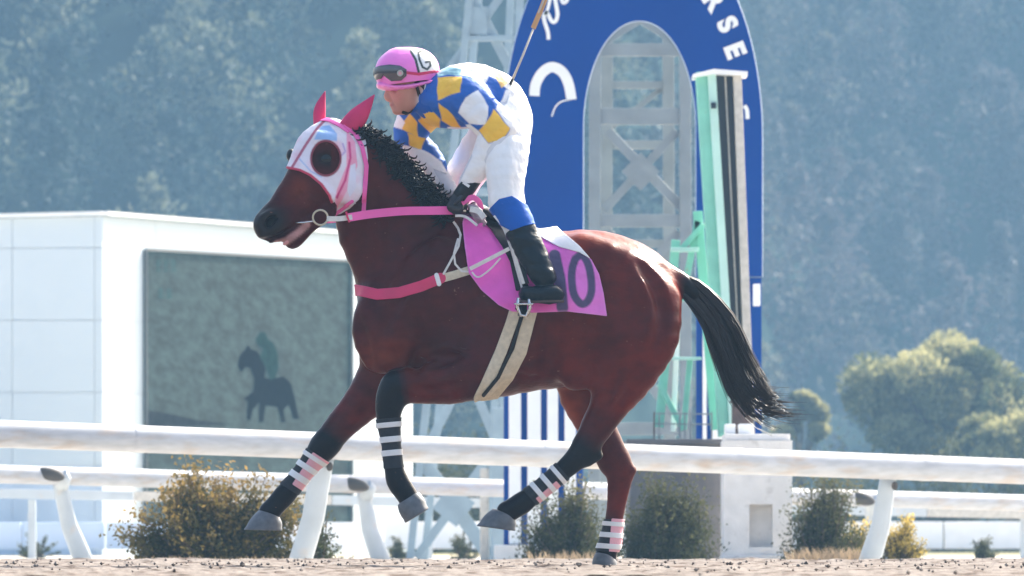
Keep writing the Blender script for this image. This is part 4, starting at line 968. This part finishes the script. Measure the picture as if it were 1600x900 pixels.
NK = H.sub(['neck', 'trunk', 'shoulder', 'chest', 'head'])
def ribbon(pts, w, t, name, m, parent, flat='z', n=5):
    """strap along 3-D points (px,py,Y), standing on edge: w tall in the picture, t thick in depth"""
    q = catmull(pts, n); mb = MB(); p3 = [P(*a[:3]) for a in q]; vs = []
    for i, p in enumerate(p3):
        d = (p3[min(i+1, len(p3)-1)]-p3[max(i-1, 0)]).normalized(); L = Vector((0, 1, 0)); L = (L-d*L.dot(d)).normalized(); U = d.cross(L)
        vs += [p+U*w/2/S-L*t/2, p+U*w/2/S+L*t/2, p-U*w/2/S+L*t/2, p-U*w/2/S-L*t/2]
    k = len(p3); fs = [(4*i+j, 4*i+(j+1) % 4, 4*i+4+(j+1) % 4, 4*i+4+j) for i in range(k-1) for j in range(4)]+[(0, 1, 2, 3), (4*k-1, 4*k-2, 4*k-3, 4*k-4)]
    mb.add(vs, fs); return mb.make(name, m, parent, False, bevel=.001)
rein = ribbon([(513, 346, -90), (532, 346, -88), (552, 343, -80)], 8, .006, 'rein', M['whitestrap'], horse)
ribbon([(546, 344, -82), (580, 338, -70), (630, 333, -62), (680, 332, -60), (716, 331, -52)], 13, .006, 'rein', M['pink'], horse)
ribbon([(490, 345, -20), (545, 338, 40), (630, 325, 60), (690, 318, 50), (722, 316, 22)], 12, .006, 'rein', M['pink'], horse)
ribbon([(548, 351, -84), (545, 343, -86), (543, 335, -86)], 3, .012, 'rein_keeper', M['crimson'], rein, n=3)
# breast collar, neck cords
strap(NK, [(545, 452), (562, 455), (590, 462), (625, 460), (660, 450), (689, 438)], 17, .007, 'breast_collar', M['crimson'], horse, half=0, margin=20, thick=.005)
strap(NK, [(688, 439), (710, 433), (735, 425)], 13, .006, 'collar_tab', M['cream'], horse)
strap(NK, [(683, 433), (687, 447)], 7, .010, 'buckle', M['tape'], horse)
strap(NK, [(709, 348), (716, 358), (720, 369), (717, 388), (704, 413), (694, 431)], 3.4, .008, 'neck_cord', M['whitestrap'], horse, h=.004)
strap(NK, [(716, 376), (710, 400), (712, 416), (722, 427), (733, 428)], 3.0, .011, 'neck_cord', M['whitestrap'], horse, h=.004)
# girth straps round the barrel
TR = H.sub(['trunk', 'shoulder', 'nf'])
girth = empty('girth', P(780, 620, 0), 'pair of cream girth straps buckled under the saddle cloth and round the belly', 'girth')
for pl_, w_ in (([(805, 488), (799, 508), (783, 552), (765, 594), (750, 626)], 18), ([(829, 490), (825, 505), (813, 552), (793, 590), (762, 626)], 20)):
    strap(TR, pl_, w_, .009, 'girth_strap', M['cream'], girth, half=0, margin=16, thick=.005)
strap(TR, [(817, 494), (811, 512), (798, 552), (779, 592), (756, 620)], 5, .0145, 'elastic', M['blackl'], girth, half=-1, margin=14)
# mane
mb = MB(); rng = np.random.RandomState(4)
crest = catmull([(566, 196), (590, 207), (614, 226), (640, 250), (664, 277), (686, 300), (706, 322)], 8)
for i in range(900):
    f = rng.uniform(0, 1)*(len(crest)-1.001); j = int(f); c = crest[j]*(1-f+j)+crest[j+1]*(f-j)
    wid = 6+27*min(1, (f/len(crest))*2.2+.15); s_ = rng.uniform(-.12, 1); nx_, ny_ = -.62, .78
    x, y = c[0]+nx_*wid*s_*.8+1, c[1]+ny_*wid*s_*.8-1; Yb = -(6+30*max(s_, 0)**.7+rng.uniform(-2, 6))-8*(1-f/len(crest))
    q = [(x, y, Yb)]; a = 1.7+rng.uniform(-1.1, 1.1); r = rng.uniform(2.5, 6)
    for k_ in range(5): a += rng.uniform(.1, .75)*(1 if i % 2 else -1); q.append((q[-1][0]+r*math.cos(a)*.8, q[-1][1]+r*math.sin(a)*.8+1.1, q[-1][2]+rng.uniform(-3, 1.5)))
    mb.tube([P(*p_) for p_ in q], [.0035, .0048, .0045, .004, .003, .001], 5, True)
mb.make('mane', M['hair'], horse, True)
# tail
mb = MB(); tp = catmull([(1056, 438, 0), (1086, 458, 0), (1122, 502, -2), (1146, 556, -4), (1168, 602, -5), (1194, 638, -5), (1234, 662, -6)], 5)
wd = np.interp(np.arange(len(tp)), [0, 4, 12, 20, 26, len(tp)-1], [8, 14, 19, 20, 17, 12])
locks = [(rng.uniform(-1.15, 1.15), rng.uniform(-1, 1), rng.uniform(-.7, 1.3), rng.uniform(.62, 1.0), rng.uniform(0, 6.28)) for _ in range(34)]
for i in range(1000):
    lk = locks[i % 34]; u_, v_ = lk[0]+rng.uniform(-.16, .16), lk[1]+rng.uniform(-.2, .2); ln = min(1, lk[3]*rng.uniform(.85, 1.05)) if i % 4 else rng.uniform(.25, .8); n_ = max(5, int((len(tp)-1)*ln)); st0 = 0 if i % 3 else rng.randint(0, 6); pts = []; rr = []
    ph = lk[4]+rng.uniform(-.3, .3); fly = rng.uniform(-1, 1)**3*12; drift = lk[2]+rng.uniform(-.15, .15)
    for k_ in range(st0, n_, 2):
        g = k_/(len(tp)-1); d = tp[min(k_+1, len(tp)-1)]-tp[max(k_-1, 0)]; d = d/np.linalg.norm(d); nn_ = np.array([-d[1], d[0]])
        off = wd[k_]*(u_+drift*g)+1.6*math.sin(ph+g*6)*g+fly*g*g; pts.append(P(tp[k_][0]+nn_[0]*off, tp[k_][1]+nn_[1]*off, tp[k_][2]+v_*wd[k_]*.6)); rr.append(.0030*(1-.75*(k_-st0)/max(n_-st0, 1)))
    if len(pts) > 2: mb.tube(pts, rr, 4, False)
for i in range(150):    # wisps at the end of the tail
    y0 = rng.uniform(0, 1); s0 = (1166+30*y0+rng.uniform(-8, 8), 596+50*y0+rng.uniform(-8, 8)); L_ = rng.uniform(25, 75); dn = rng.uniform(.2, .9)*(1-.5*y0)
    pts = [P(s0[0]+L_*t_*(1-.3*dn), s0[1]+L_*dn*(t_-.55*t_*t_), y0*10-8+3*t_) for t_ in (0, .25, .5, .75, 1)]; mb.tube(pts, [.002, .0017, .0013, .001, .0005], 4, False)
mb.make('tail', M['tailhair'], horse, True)

# saddle cloth
SB = H.sub(['trunk', 'croup', 'shoulder', 'nh'])
cl_poly = [(745, 310), (726, 335), (723, 349), (725, 373), (733, 430), (752, 456), (779, 480), (800, 490), (832, 492), (885, 490), (947, 497), (942, 462), (935, 432), (923, 409), (900, 388), (874, 366), (852, 340), (830, 310)]
def clothcol(V):
    x, y = topx(V); C = np.tile(np.array([.80, .11, .54]), (len(V), 1)); w = np.clip((x-850)/60, 0, 1)[:, None]; C = C*(1-w)+np.array([.80, .20, .66])*w
    zero = dline(x, y, catmull([(898, 408), (893, 425), (893, 448), (897, 466), (907, 478), (917, 474), (923, 458), (922, 435), (917, 414), (908, 402), (898, 408)], 5))-6
    one = dline(x, y, [(866, 402), (874, 440), (878, 484)])-9
    d = np.minimum(zero, one); d = np.where(V[:, 1] < 0, d, 20); w = np.clip(.5-d/2.0, 0, 1)[:, None]; C = C*(1-w)+np.array([.075, .055, .14])*w
    e = np.clip(1-(-dpoly(x, y, cl_poly))/3.0, 0, 1)[:, None]*.5; return C*(1-e)+np.array([.75, .30, .62])*e
cloth = shell(SB, box_of(715, 335, 955, 505, -115, 115), .005, .016, lambda V: dpoly(*topx(V), cl_poly), 'saddle_cloth', M['fabric'], None, .005, clothcol, wrinkle=.007, wscale=6, origin=tuple(P(830, 420, 0)))
tag(cloth, 'magenta saddle cloth with dark number 10 on the horse back under the saddle', 'saddle cloth')
# sun-blown highlight on the cloth top, added as a white sheet behind the saddle
cloth_glare = shell(SB, box_of(790, 335, 925, 420, -115, 115), .005, .024, lambda V: dpoly(*topx(V), [(800, 330), (806, 352), (826, 362), (846, 372), (872, 388), (905, 398), (922, 408), (905, 388), (880, 366), (850, 330)]), 'cloth_highlight', M['whitecloth'], None, .006, wrinkle=.003, origin=tuple(P(860, 370, 0)))
tag(cloth_glare, 'white sheet painting the sun highlight on top of the magenta saddle cloth behind the rider', 'painted highlight')
# saddle: seat, flaps, stirrups
sad = empty('saddle', P(790, 350, 0), 'small black racing saddle with white piping under the rider', 'saddle')
fl = [(736, 318), (757, 322), (776, 348), (792, 368), (806, 402), (820, 436), (828, 456), (806, 458), (797, 412), (784, 386), (766, 358), (745, 336)]
shell(SB, box_of(730, 335, 835, 465, -120, 120), .0045, .026, lambda V: dpoly(*topx(V), fl), 'flap', M['blackl'], sad, .005)
SD = Body(); SD.chain([(742, 326, 0, 11, 30), (775, 341, 0, 10, 42), (805, 352, 0, 9, 44), (828, 354, 0, 6, 40)], k=.02, name='seat')
V_, F_ = SD.mesh((PX(720), -.17, PZ(380)), (PX(885), .17, PZ(305)), .006); mk('seat', V_, F_, M['blackl'], sad, True)
for pl_ in ([(772, 342), (786, 360), (798, 392), (808, 428), (816, 456)], ): ribbon([(a, b, -104) for a, b in pl_], 3.2, .004, 'piping', M['tape'], sad)
ribbon([(778, 344, -101), (794, 372, -108), (806, 410, -113), (818, 448, -116)], 5, .004, 'stirrup_leather', M['whitestrap'], sad)
ribbon([(782, 346, -98), (800, 374, -106), (814, 414, -110), (824, 448, -114)], 6, .003, 'stirrup_leather', M['blackl'], sad)
ribbon([(735, 424, -96), (765, 409, -104), (796, 393, -108)], 6, .005, 'breast_strap', M['whitestrap'], sad); ribbon([(738, 429, -97), (748, 437, -101), (766, 425, -104), (782, 408, -107)], 2.6, .004, 'breast_strap', M['whitestrap'], sad)
for (a, b, c_, w_) in (((735, 330, -70), (748, 334, -78), (757, 345, -84), 9), ((712, 340, -60), (728, 342, -68), (746, 356, -80), 4)): ribbon([a, b, c_], w_, .006, 'front_strap', M['whitestrap'], sad)
mb = MB(); mb.tube([P(810, 470, -134), P(808, 484, -134), P(813, 497, -132), P(822, 498, -132), P(828, 486, -134), P(826, 472, -134)], .008, 8); mb.make('stirrup', M['steel'], sad, True)
mb = MB()
for q in range(7): mb.box(P(816+random.uniform(-6, 6), 487+random.uniform(-9, 9), -126), (.030, .012, .024), Matrix.Rotation(random.random()*3, 3, 'Y'))
mb.make('buckle', M['blackl'], sad, bevel=.003)
mb = MB(); mb.box(P(818, 480, -136), (.085, .05, .008)); mb.make('stirrup_tread', M['steel'], sad, bevel=.002)

# ================================================================== the rider
rider = empty('person', P(800, 480, 0), 'jockey in pink helmet and blue, yellow and white silks crouching on the galloping horse', 'person')
R = Body()
R.chain([(793, 188, 0, 36, 44), (777, 160, 0, 41, 46), (745, 150, 0, 47, 50), (712, 152, 0, 46, 52), (688, 158, 0, 36, 50)], k=.03, name='torso')
R.chain([(690, 158, 0, 24, 22), (668, 156, -3, 21, 20), (652, 148, -5, 20, 19)], k=.03, tone=1, name='neck')
R.chain([(640, 112, -6, 38, 28), (634, 128, -8, 32, 26)], k=.02, tone=1, name='head')
R.chain([(634, 128, -8, 27, 24), (633, 146, -9, 25, 21), (634, 160, -9, 18, 16), (628, 170, -9, 10, 10)], k=.02, tone=1, name='head')
R.chain([(612, 134, -10, 4, 5), (605, 150, -11, 4.5, 5), (609, 156, -11, 4, 6)], k=.012, tone=1, name='head')
R.chain([(612, 164, -11, 3.5, 7), (614, 167, -11, 3.5, 7)], k=.008, tone=1, name='head'); R.chain([(606, 165.5, -11, 1.2, 8)], k=.006, neg=True, name='head')
R.chain([(619, 174, -10, 6, 7)], k=.015, tone=1, name='head')
R.chain([(659, 134, -32, 6, 3), (660, 146, -31, 5, 3)], k=.008, tone=1, name='head')
R.chain([(616, 141, -26, 5, 6)], k=.012, neg=True, name='head')
# near arm and far arm
R.chain([(722, 150, -46, 30, 24), (752, 180, -58, 28, 22), (782, 206, -64, 25, 20)], k=.03, name='arm')
R.chain([(782, 206, -64, 25, 20), (768, 236, -64, 24, 19), (748, 264, -60, 18, 15), (728, 290, -56, 12, 11)], k=.02, name='arm')
R.chain([(676, 158, 40, 30, 24), (645, 190, 52, 27, 20), (640, 212, 55, 21, 17)], k=.03, name='arm2')
R.chain([(640, 212, 55, 21, 17), (664, 240, 50, 20, 16), (686, 270, 36, 14, 12), (706, 298, 14, 11, 10)], k=.02, name='arm2')
# legs
R.chain([(791, 190, -24, 36, 30), (793, 240, -62, 32, 27), (790, 285, -84, 26, 23), (790, 318, -92, 23, 20)], k=.04, name='leg')
R.chain([(790, 318, -92, 24, 21), (803, 343, -96, 22, 20), (820, 380, -104, 21, 18), (836, 410, -110, 19, 16), (850, 440, -114, 16, 14)], k=.02, name='leg')
R.chain([(792, 196, 24, 38, 30), (750, 235, 66, 33, 28), (722, 275, 88, 28, 24), (712, 300, 96, 24, 21)], k=.04, name='leg2')
R.chain([(712, 300, 96, 24, 21), (730, 340, 104, 20, 17), (765, 390, 112, 18, 15), (800, 440, 118, 14, 12)], k=.02, name='leg2')
R.chain([(866, 463, -118, 12, 12), (845, 464, -119, 11, 13), (822, 463, -121, 9, 13)], k=.015, name='foot')
R.chain([(812, 462, 118, 12, 12), (790, 464, 119, 11, 13), (768, 463, 121, 9, 13)], k=.015, name='foot')
# hands: palm, four curled fingers of unequal length and a thumb round the reins
def hand(cx, cy, Y, nm, s=1.0):
    R.chain([(cx+10, cy-12, Y, 9, 9), (cx+2, cy+2, Y, 11, 8), (cx-3, cy+10, Y-1, 11, 8)], k=.008, tone=2, name=nm)
    for i, ln in enumerate((.92, 1.05, 1.0, .8)):
        fx, fy = cx-10+i*5.6, cy+9+i*2.0
        R.chain([(fx, fy, Y-5, 3.4, 3.2), (fx-4*ln, fy+8*ln, Y-9, 3.2, 3.1), (fx-1*ln, fy+14*ln, Y-4, 3.0, 2.9), (fx+4, fy+11*ln, Y+2, 2.8, 2.7)], k=.003, tone=2, name=nm)
    R.chain([(cx+8, cy-4, Y-8, 3.8, 3.6), (cx+3, cy+6, Y-14, 3.5, 3.4), (cx-4, cy+12, Y-14, 3.0, 3.0)], k=.004, tone=2, name=nm)
hand(716, 309, -54, 'hand'); hand(722, 306, 8, 'hand2')
def ridercol(V):
    T = R.tone(V); x, y = topx(V); n = len(V); C = np.tile(np.array([.70, .70, .72]), (n, 1))
    w = np.clip(1-np.abs(T-1)*2, 0, 1)[:, None]; sk = np.tile(np.array([.50, .235, .175]), (n, 1)); 
    q = np.exp(-(((x-622)/10)**2+((y-152)/9)**2))[:, None]*.5; sk = sk*(1-q)+np.array([.60, .19, .17])*q
    q = np.clip(1-np.hypot((x-611)/6, (y-165.5)/2.5), 0, 1)[:, None]; sk = sk*(1-q)+np.array([.40, .09, .09])*q
    q = np.clip(1.2-np.hypot((x-617)/6, (y-141)/3), 0, 1)[:, None]*.7; sk = sk*(1-q)+np.array([.10, .04, .035])*q  # eye hint and helmet brim shade painted dark into the skin
    C = C*(1-w)+sk*w; w = np.clip(T-1, 0, 1)[:, None]; return C*(1-w)+np.array([.014, .013, .018])*w
V, Fq = R.mesh((PX(570), -.42, PZ(490)), (PX(895), .40, PZ(60)), .0052); V = relax(V, Fq, 1, .5)
mk('body', V, Fq, M['skin'], rider, True, cols=ridercol(V))
# silks
JK = R.sub(['torso', 'arm', 'arm2', 'leg', 'leg2']); ARM = R.sub(['arm']); 
def jclip(V):
    x, y = topx(V)
    tor_ = dpoly(x, y, [(655, 100), (690, 80), (760, 80), (800, 118), (806, 140), (790, 172), (772, 178), (755, 204), (716, 209), (690, 209), (664, 205), (640, 190), (600, 200), (600, 120), (640, 160)])
    farm = dpoly(x, y, [(600, 150), (660, 150), (690, 180), (700, 230), (698, 270), (676, 262), (700, 310), (690, 310), (600, 260)])
    d1 = np.where(V[:, 1] > .04, np.minimum(tor_, farm), tor_)
    return d1
YEL, BLU, WHI, TEA = (.95, .56, .06), (.006, .11, .47), (.88, .87, .86), (.22, .44, .50)
def silks(V):
    x, y = topx(V); x = x+.7*np.sin(y*.23); y = y+.6*np.sin(x*.19); n = len(V); C = np.tile(np.array(BLU), (n, 1)); near = V[:, 1] < .03
    def put(pl_, c, sel=None):
        nonlocal C
        d = dpoly(x, y, pl_); w = np.clip(.5-d/1.6, 0, 1)
        if sel is not None: w = w*sel
        C = C*(1-w[:, None])+np.array(c)*w[:, None]
    put([(690, 90), (740, 84), (800, 110), (806, 142), (793, 142), (777, 127), (764, 122), (756, 137), (747, 133), (736, 124), (724, 121), (700, 118)], WHI)
    put([(684, 108), (700, 104), (722, 110), (720, 122), (700, 120), (684, 122)], TEA); put([(768, 112), (784, 116), (794, 132), (784, 140), (776, 128)], (.66, .42, .12))
    put([(684, 123), (722, 123), (720, 148), (684, 160)], YEL)
    put([(686, 164), (700, 175), (724, 203), (706, 200), (690, 190)], YEL)
    put([(652, 186), (664, 178), (678, 178), (688, 188), (688, 210), (672, 206)], YEL)
    put([(640, 176), (652, 190), (652, 212), (636, 205), (622, 196)], YEL)
    put([(748, 145), (764, 172), (760, 200), (735, 199), (716, 180), (727, 158)], WHI, near)
    put([(772, 176), (797, 206), (785, 224), (764, 229), (748, 208), (760, 198)], YEL, V[:, 1] < -.1)
    put([(636, 206), (664, 214), (658, 232), (640, 226)], YEL, V[:, 1] > .04); put([(600, 160), (612, 160), (632, 190), (628, 200), (608, 192)], WHI, V[:, 1] > .04)
    put([(628, 224), (660, 232), (690, 250), (720, 320), (640, 320)], WHI, V[:, 1] > .04)
    return C
def slcol(V):
    C = silks(V); x, y = topx(V); x = x+.7*np.sin(y*.23); y = y+.6*np.sin(x*.19)
    d = np.minimum(dpoly(x, y, [(700, 200), (735, 199), (748, 209), (764, 230), (786, 225), (798, 206), (830, 190), (830, 330), (700, 330)]), dpoly(x, y, [(775, 176), (783, 160), (791, 143), (830, 130), (830, 230), (798, 207)]))
    w = (np.clip(.5-d/1.6, 0, 1)*(V[:, 1] < .0))[:, None]; return C*(1-w)+np.array(WHI)*w
def jclip2(V):
    x, y = topx(V); a = np.where(V[:, 1] < -.10, dpoly(x, y, [(690, 100), (760, 90), (820, 140), (825, 230), (790, 262), (741, 302), (720, 286), (738, 250), (735, 205), (690, 190)]), 50.)
    return np.minimum(jclip(V), a)
shell(R.sub(['torso', 'arm', 'arm2']), box_of(590, 85, 825, 310, -105, 110), .0048, .008, jclip2, 'jacket', M['fabric'], rider, .003, slcol, wrinkle=.008, wscale=8)
# collar
shell(R.sub(['neck', 'torso', 'head']), box_of(640, 125, 705, 205, -60, 60), .0045, .006, lambda V: (lambda x, y: dpoly(x, y, [(662, 150), (676, 128), (690, 124), (692, 170), (664, 186), (640, 187), (644, 176)]))(*topx(V)), 'collar', M['blue'], rider, .003)
# breeches
def brclip(V):
    x, y = topx(V); near = V[:, 1] < .0
    dn = dpoly(x, y, [(760, 205), (776, 176), (792, 165), (802, 120), (850, 130), (850, 330), (800, 316), (786, 324), (772, 333), (740, 320), (745, 260)])
    df = dpoly(x, y, [(690, 196), (790, 150), (802, 120), (850, 130), (850, 300), (745, 322), (700, 330), (680, 300)])
    return np.where(near, dn, df)
shell(R.sub(['torso', 'leg', 'leg2']), box_of(675, 115, 850, 340, -135, 140), .005, .007, brclip, 'breeches', M['whitecloth'], rider, .003, wrinkle=.0075, wscale=9, wdir=(1.5, 1.0, .55))
LG = R.sub(['leg', 'foot'])
shell(LG, box_of(755, 300, 850, 375, -145, -60), .0045, .011, lambda V: (lambda x, y: dpoly(x, y, [(760, 336), (780, 317), (800, 312), (850, 340), (845, 352), (820, 358), (798, 366), (770, 350)]))(*topx(V)), 'knee_band', M['blue'], rider, .006, wrinkle=.003)
shell(LG, box_of(785, 340, 895, 485, -150, -75), .0045, .007, lambda V: (lambda x, y: dpoly(x, y, [(790, 370), (800, 362), (820, 355), (850, 346), (895, 430), (895, 485), (790, 485)]))(*topx(V)), 'boot', M['boot'], rider, .004, wrinkle=.006, wscale=14)
LG2 = R.sub(['leg2', 'foot'])
shell(LG2, box_of(690, 305, 850, 485, 60, 150), .006, .007, lambda V: (lambda x, y: 325-y)(*topx(V)), 'boot', M['boot'], rider, .004)
ribbon([(811, 474, -121), (830, 476, -120), (858, 475, -119), (880, 475, -118)], 3.5, .07, 'sole', M['brownbox'], rider)
# gloves cuff with white tag
mb = MB(); mb.tube([P(742, 281, -59), P(732, 294, -60), P(718, 312, -58)], [.036, .040, .036], 16, asp=.8); cuff = mb.make('cuff', M['blackl'], rider, True, bevel=.003)
mb = MB(); mb.box(P(729, 292, -72), (.034, .006, .012), Matrix.Rotation(math.radians(35), 3, 'Y')); mb.make('cuff_tag', M['tape'], cuff)
# bunched reins at the hands
ribbon([(722, 320, -62), (738, 312, -66), (748, 318, -66), (752, 330, -62)], 9, .008, 'rein_loop', M['pink'], horse)
mb = MB()
# second glove, grey, behind and below
for i in range(4): mb.tube([P(733+i*4, 325+i*5, -66), P(744+i*3, 327+i*6, -72), P(752+i*2, 333+i*6, -70), P(750+i*2, 340+i*5, -62)], [.0085, .009, .0085, .007], 8)
mb.tube([P(738, 322, -60), P(745, 336, -58), P(752, 350, -56)], [.018, .026, .018], 12); mb.make('glove', mat('grey glove', (.33, .28, .33), rough=.6), rider, True)
# helmet
HM = Body(); HM.chain([(634, 113, -7, 46, 37)], k=.01); HM.chain([(652, 112, -6, 34, 34), (626, 116, -8, 38, 35)], k=.03)
def hclip(V): x, y = topx(V); return (y-(138-(x-585)*.13))
def helcol(V):
    x, y = topx(V); C = np.tile(np.array([.97, .22, .68]), (len(V), 1)); nr = V[:, 1] < -.005
    def put(d, c, e=1.3):
        nonlocal C
        w = (np.clip(.5-d/e, 0, 1)*nr)[:, None]; C = C*(1-w)+np.array(c)*w
    put(dpoly(x, y, [(641, 79), (652, 76), (668, 82), (682, 104), (684, 114), (656, 118)]), (.80, .80, .80))
    put(dline(x, y, [(642, 82), (650, 96), (655, 116)])-1.9, (.015, .03, .03), .9)
    put(dline(x, y, [(667, 86), (660, 81), (654, 84), (656, 96), (661, 108), (668, 111), (673, 105), (672, 98), (666, 100)])-1.7, (.015, .03, .03), .9)
    put(dline(x, y, [(634, 116), (655, 118), (682, 114)])-1.5, (.35, .02, .14), 1)
    return C
shell(HM, box_of(578, 60, 690, 150, -60, 50), .0035, .002, hclip, 'helmet', M['helmet'], rider, .006, helcol, wrinkle=.0015, wscale=16)
helm = bpy.data.objects['helmet']
hc_ = Body(); hc_.chain([(594, 134, -9, 6, 24), (620, 138, -9, 6, 30), (646, 136, -8, 5, 32), (680, 128, -7, 4, 30)], k=.01)
V_, F_ = hc_.mesh(*box_of(578, 120, 692, 152, -60, 50), .004); mk('brim', V_, F_, M['helmet'], helm, True, cols=np.tile(np.array([.97, .26, .70]), (len(V_), 1)))
# goggles pushed up on the helmet
gp_ = [(583, 108), (594, 105), (610, 104), (626, 106), (636, 112), (636, 122), (628, 129), (612, 130), (604, 124), (599, 120), (595, 126), (588, 127), (583, 118)]
gog = shell(HM, box_of(575, 95, 645, 135, -62, 50), .0035, .012, lambda V: dpoly(*topx(V), gp_), 'goggles', M['goggle'], helm, .006)
strap(HM, [(636, 117), (655, 119), (684, 113)], 4, .006, 'goggle_strap', M['crimson'], helm, h=.004, Yr=60)
tor(P(626, 118, -52), .011, .003, 'goggle_button', M['beige'], gog); mb = MB(); mb.ell(P(626, 118, -51), (.009, .004, .009), 12, 8); mb.make('goggle_button', M['pinkband'], gog, True)
# chin strap and hair
strap(R.sub(['head', 'neck']), [(650, 132), (654, 146), (657, 158), (650, 172), (640, 180), (630, 177)], 4.2, .005, 'chin_strap', M['blackl'], rider, h=.004, Yr=60)
strap(R.sub(['head', 'neck']), [(666, 134), (664, 150), (656, 166)], 3, .006, 'chin_strap', M['whitestrap'], rider, h=.004, Yr=60)
shell(R.sub(['head', 'neck']), box_of(640, 120, 690, 160, -60, 50), .004, .004, lambda V: dpoly(*topx(V), [(646, 118), (686, 116), (684, 132), (672, 152), (660, 140), (652, 132)]), 'hair', mat('dark hair', (.03, .015, .014), rough=.7, bump=.8, bscale=120), rider, .003)
# whip
wh = empty('whip', P(722, 312, -60), 'thin riding whip held by the jockey, pointing up behind the shoulder', 'whip')
mb = MB(); mb.tube([P(722, 318, -62), P(757, 232, -40), P(783, 168, -34), P(801, 126, -30)], [.007, .007, .0085, .0075], 10); mb.make('grip', M['blackl'], wh, True)
mb = MB(); mb.tube([P(801, 126, -30), P(817, 88, -26), P(833, 47, -22)], [.0058, .005, .0042], 8); mb.make('shaft', M['whip'], wh, True)
ribbon([(833, 46, -22), (838, 34, -21), (843, 22, -20), (850, 4, -18), (857, -16, -16)], 8, .006, 'flap', M['flap'], wh)
ribbon([(841, 22, -22), (848, 6, -20), (854, -10, -20)], 2.5, .008, 'flap', M['whip'], wh)

# ------------------------------------------------------------------ haze
hz = bpy.data.materials.new('haze air'); hz.use_nodes = True; t = hz.node_tree
for n_ in list(t.nodes):
    if n_.type != 'OUTPUT_MATERIAL': t.nodes.remove(n_)
pv = t.nodes.new('ShaderNodeVolumePrincipled'); pv.inputs['Color'].default_value = (.36, .66, 1.0, 1); pv.inputs['Density'].default_value = .00074; pv.inputs['Anisotropy'].default_value = 0.0
t.links.new(pv.outputs[0], t.nodes['Material Output'].inputs['Volume'])
mb = MB(); mb.box((0, 175, 62), (190, 450, 127)); hzo = mb.make('haze', hz, None, origin=(0, 0, 0)); tag(hzo, 'thin blue haze in the air over the track and hillside', 'haze', kind='stuff')
print('TRIS', sum(len(p.vertices)-2 for o in sc.objects if o.type == 'MESH' for p in o.data.polygons))
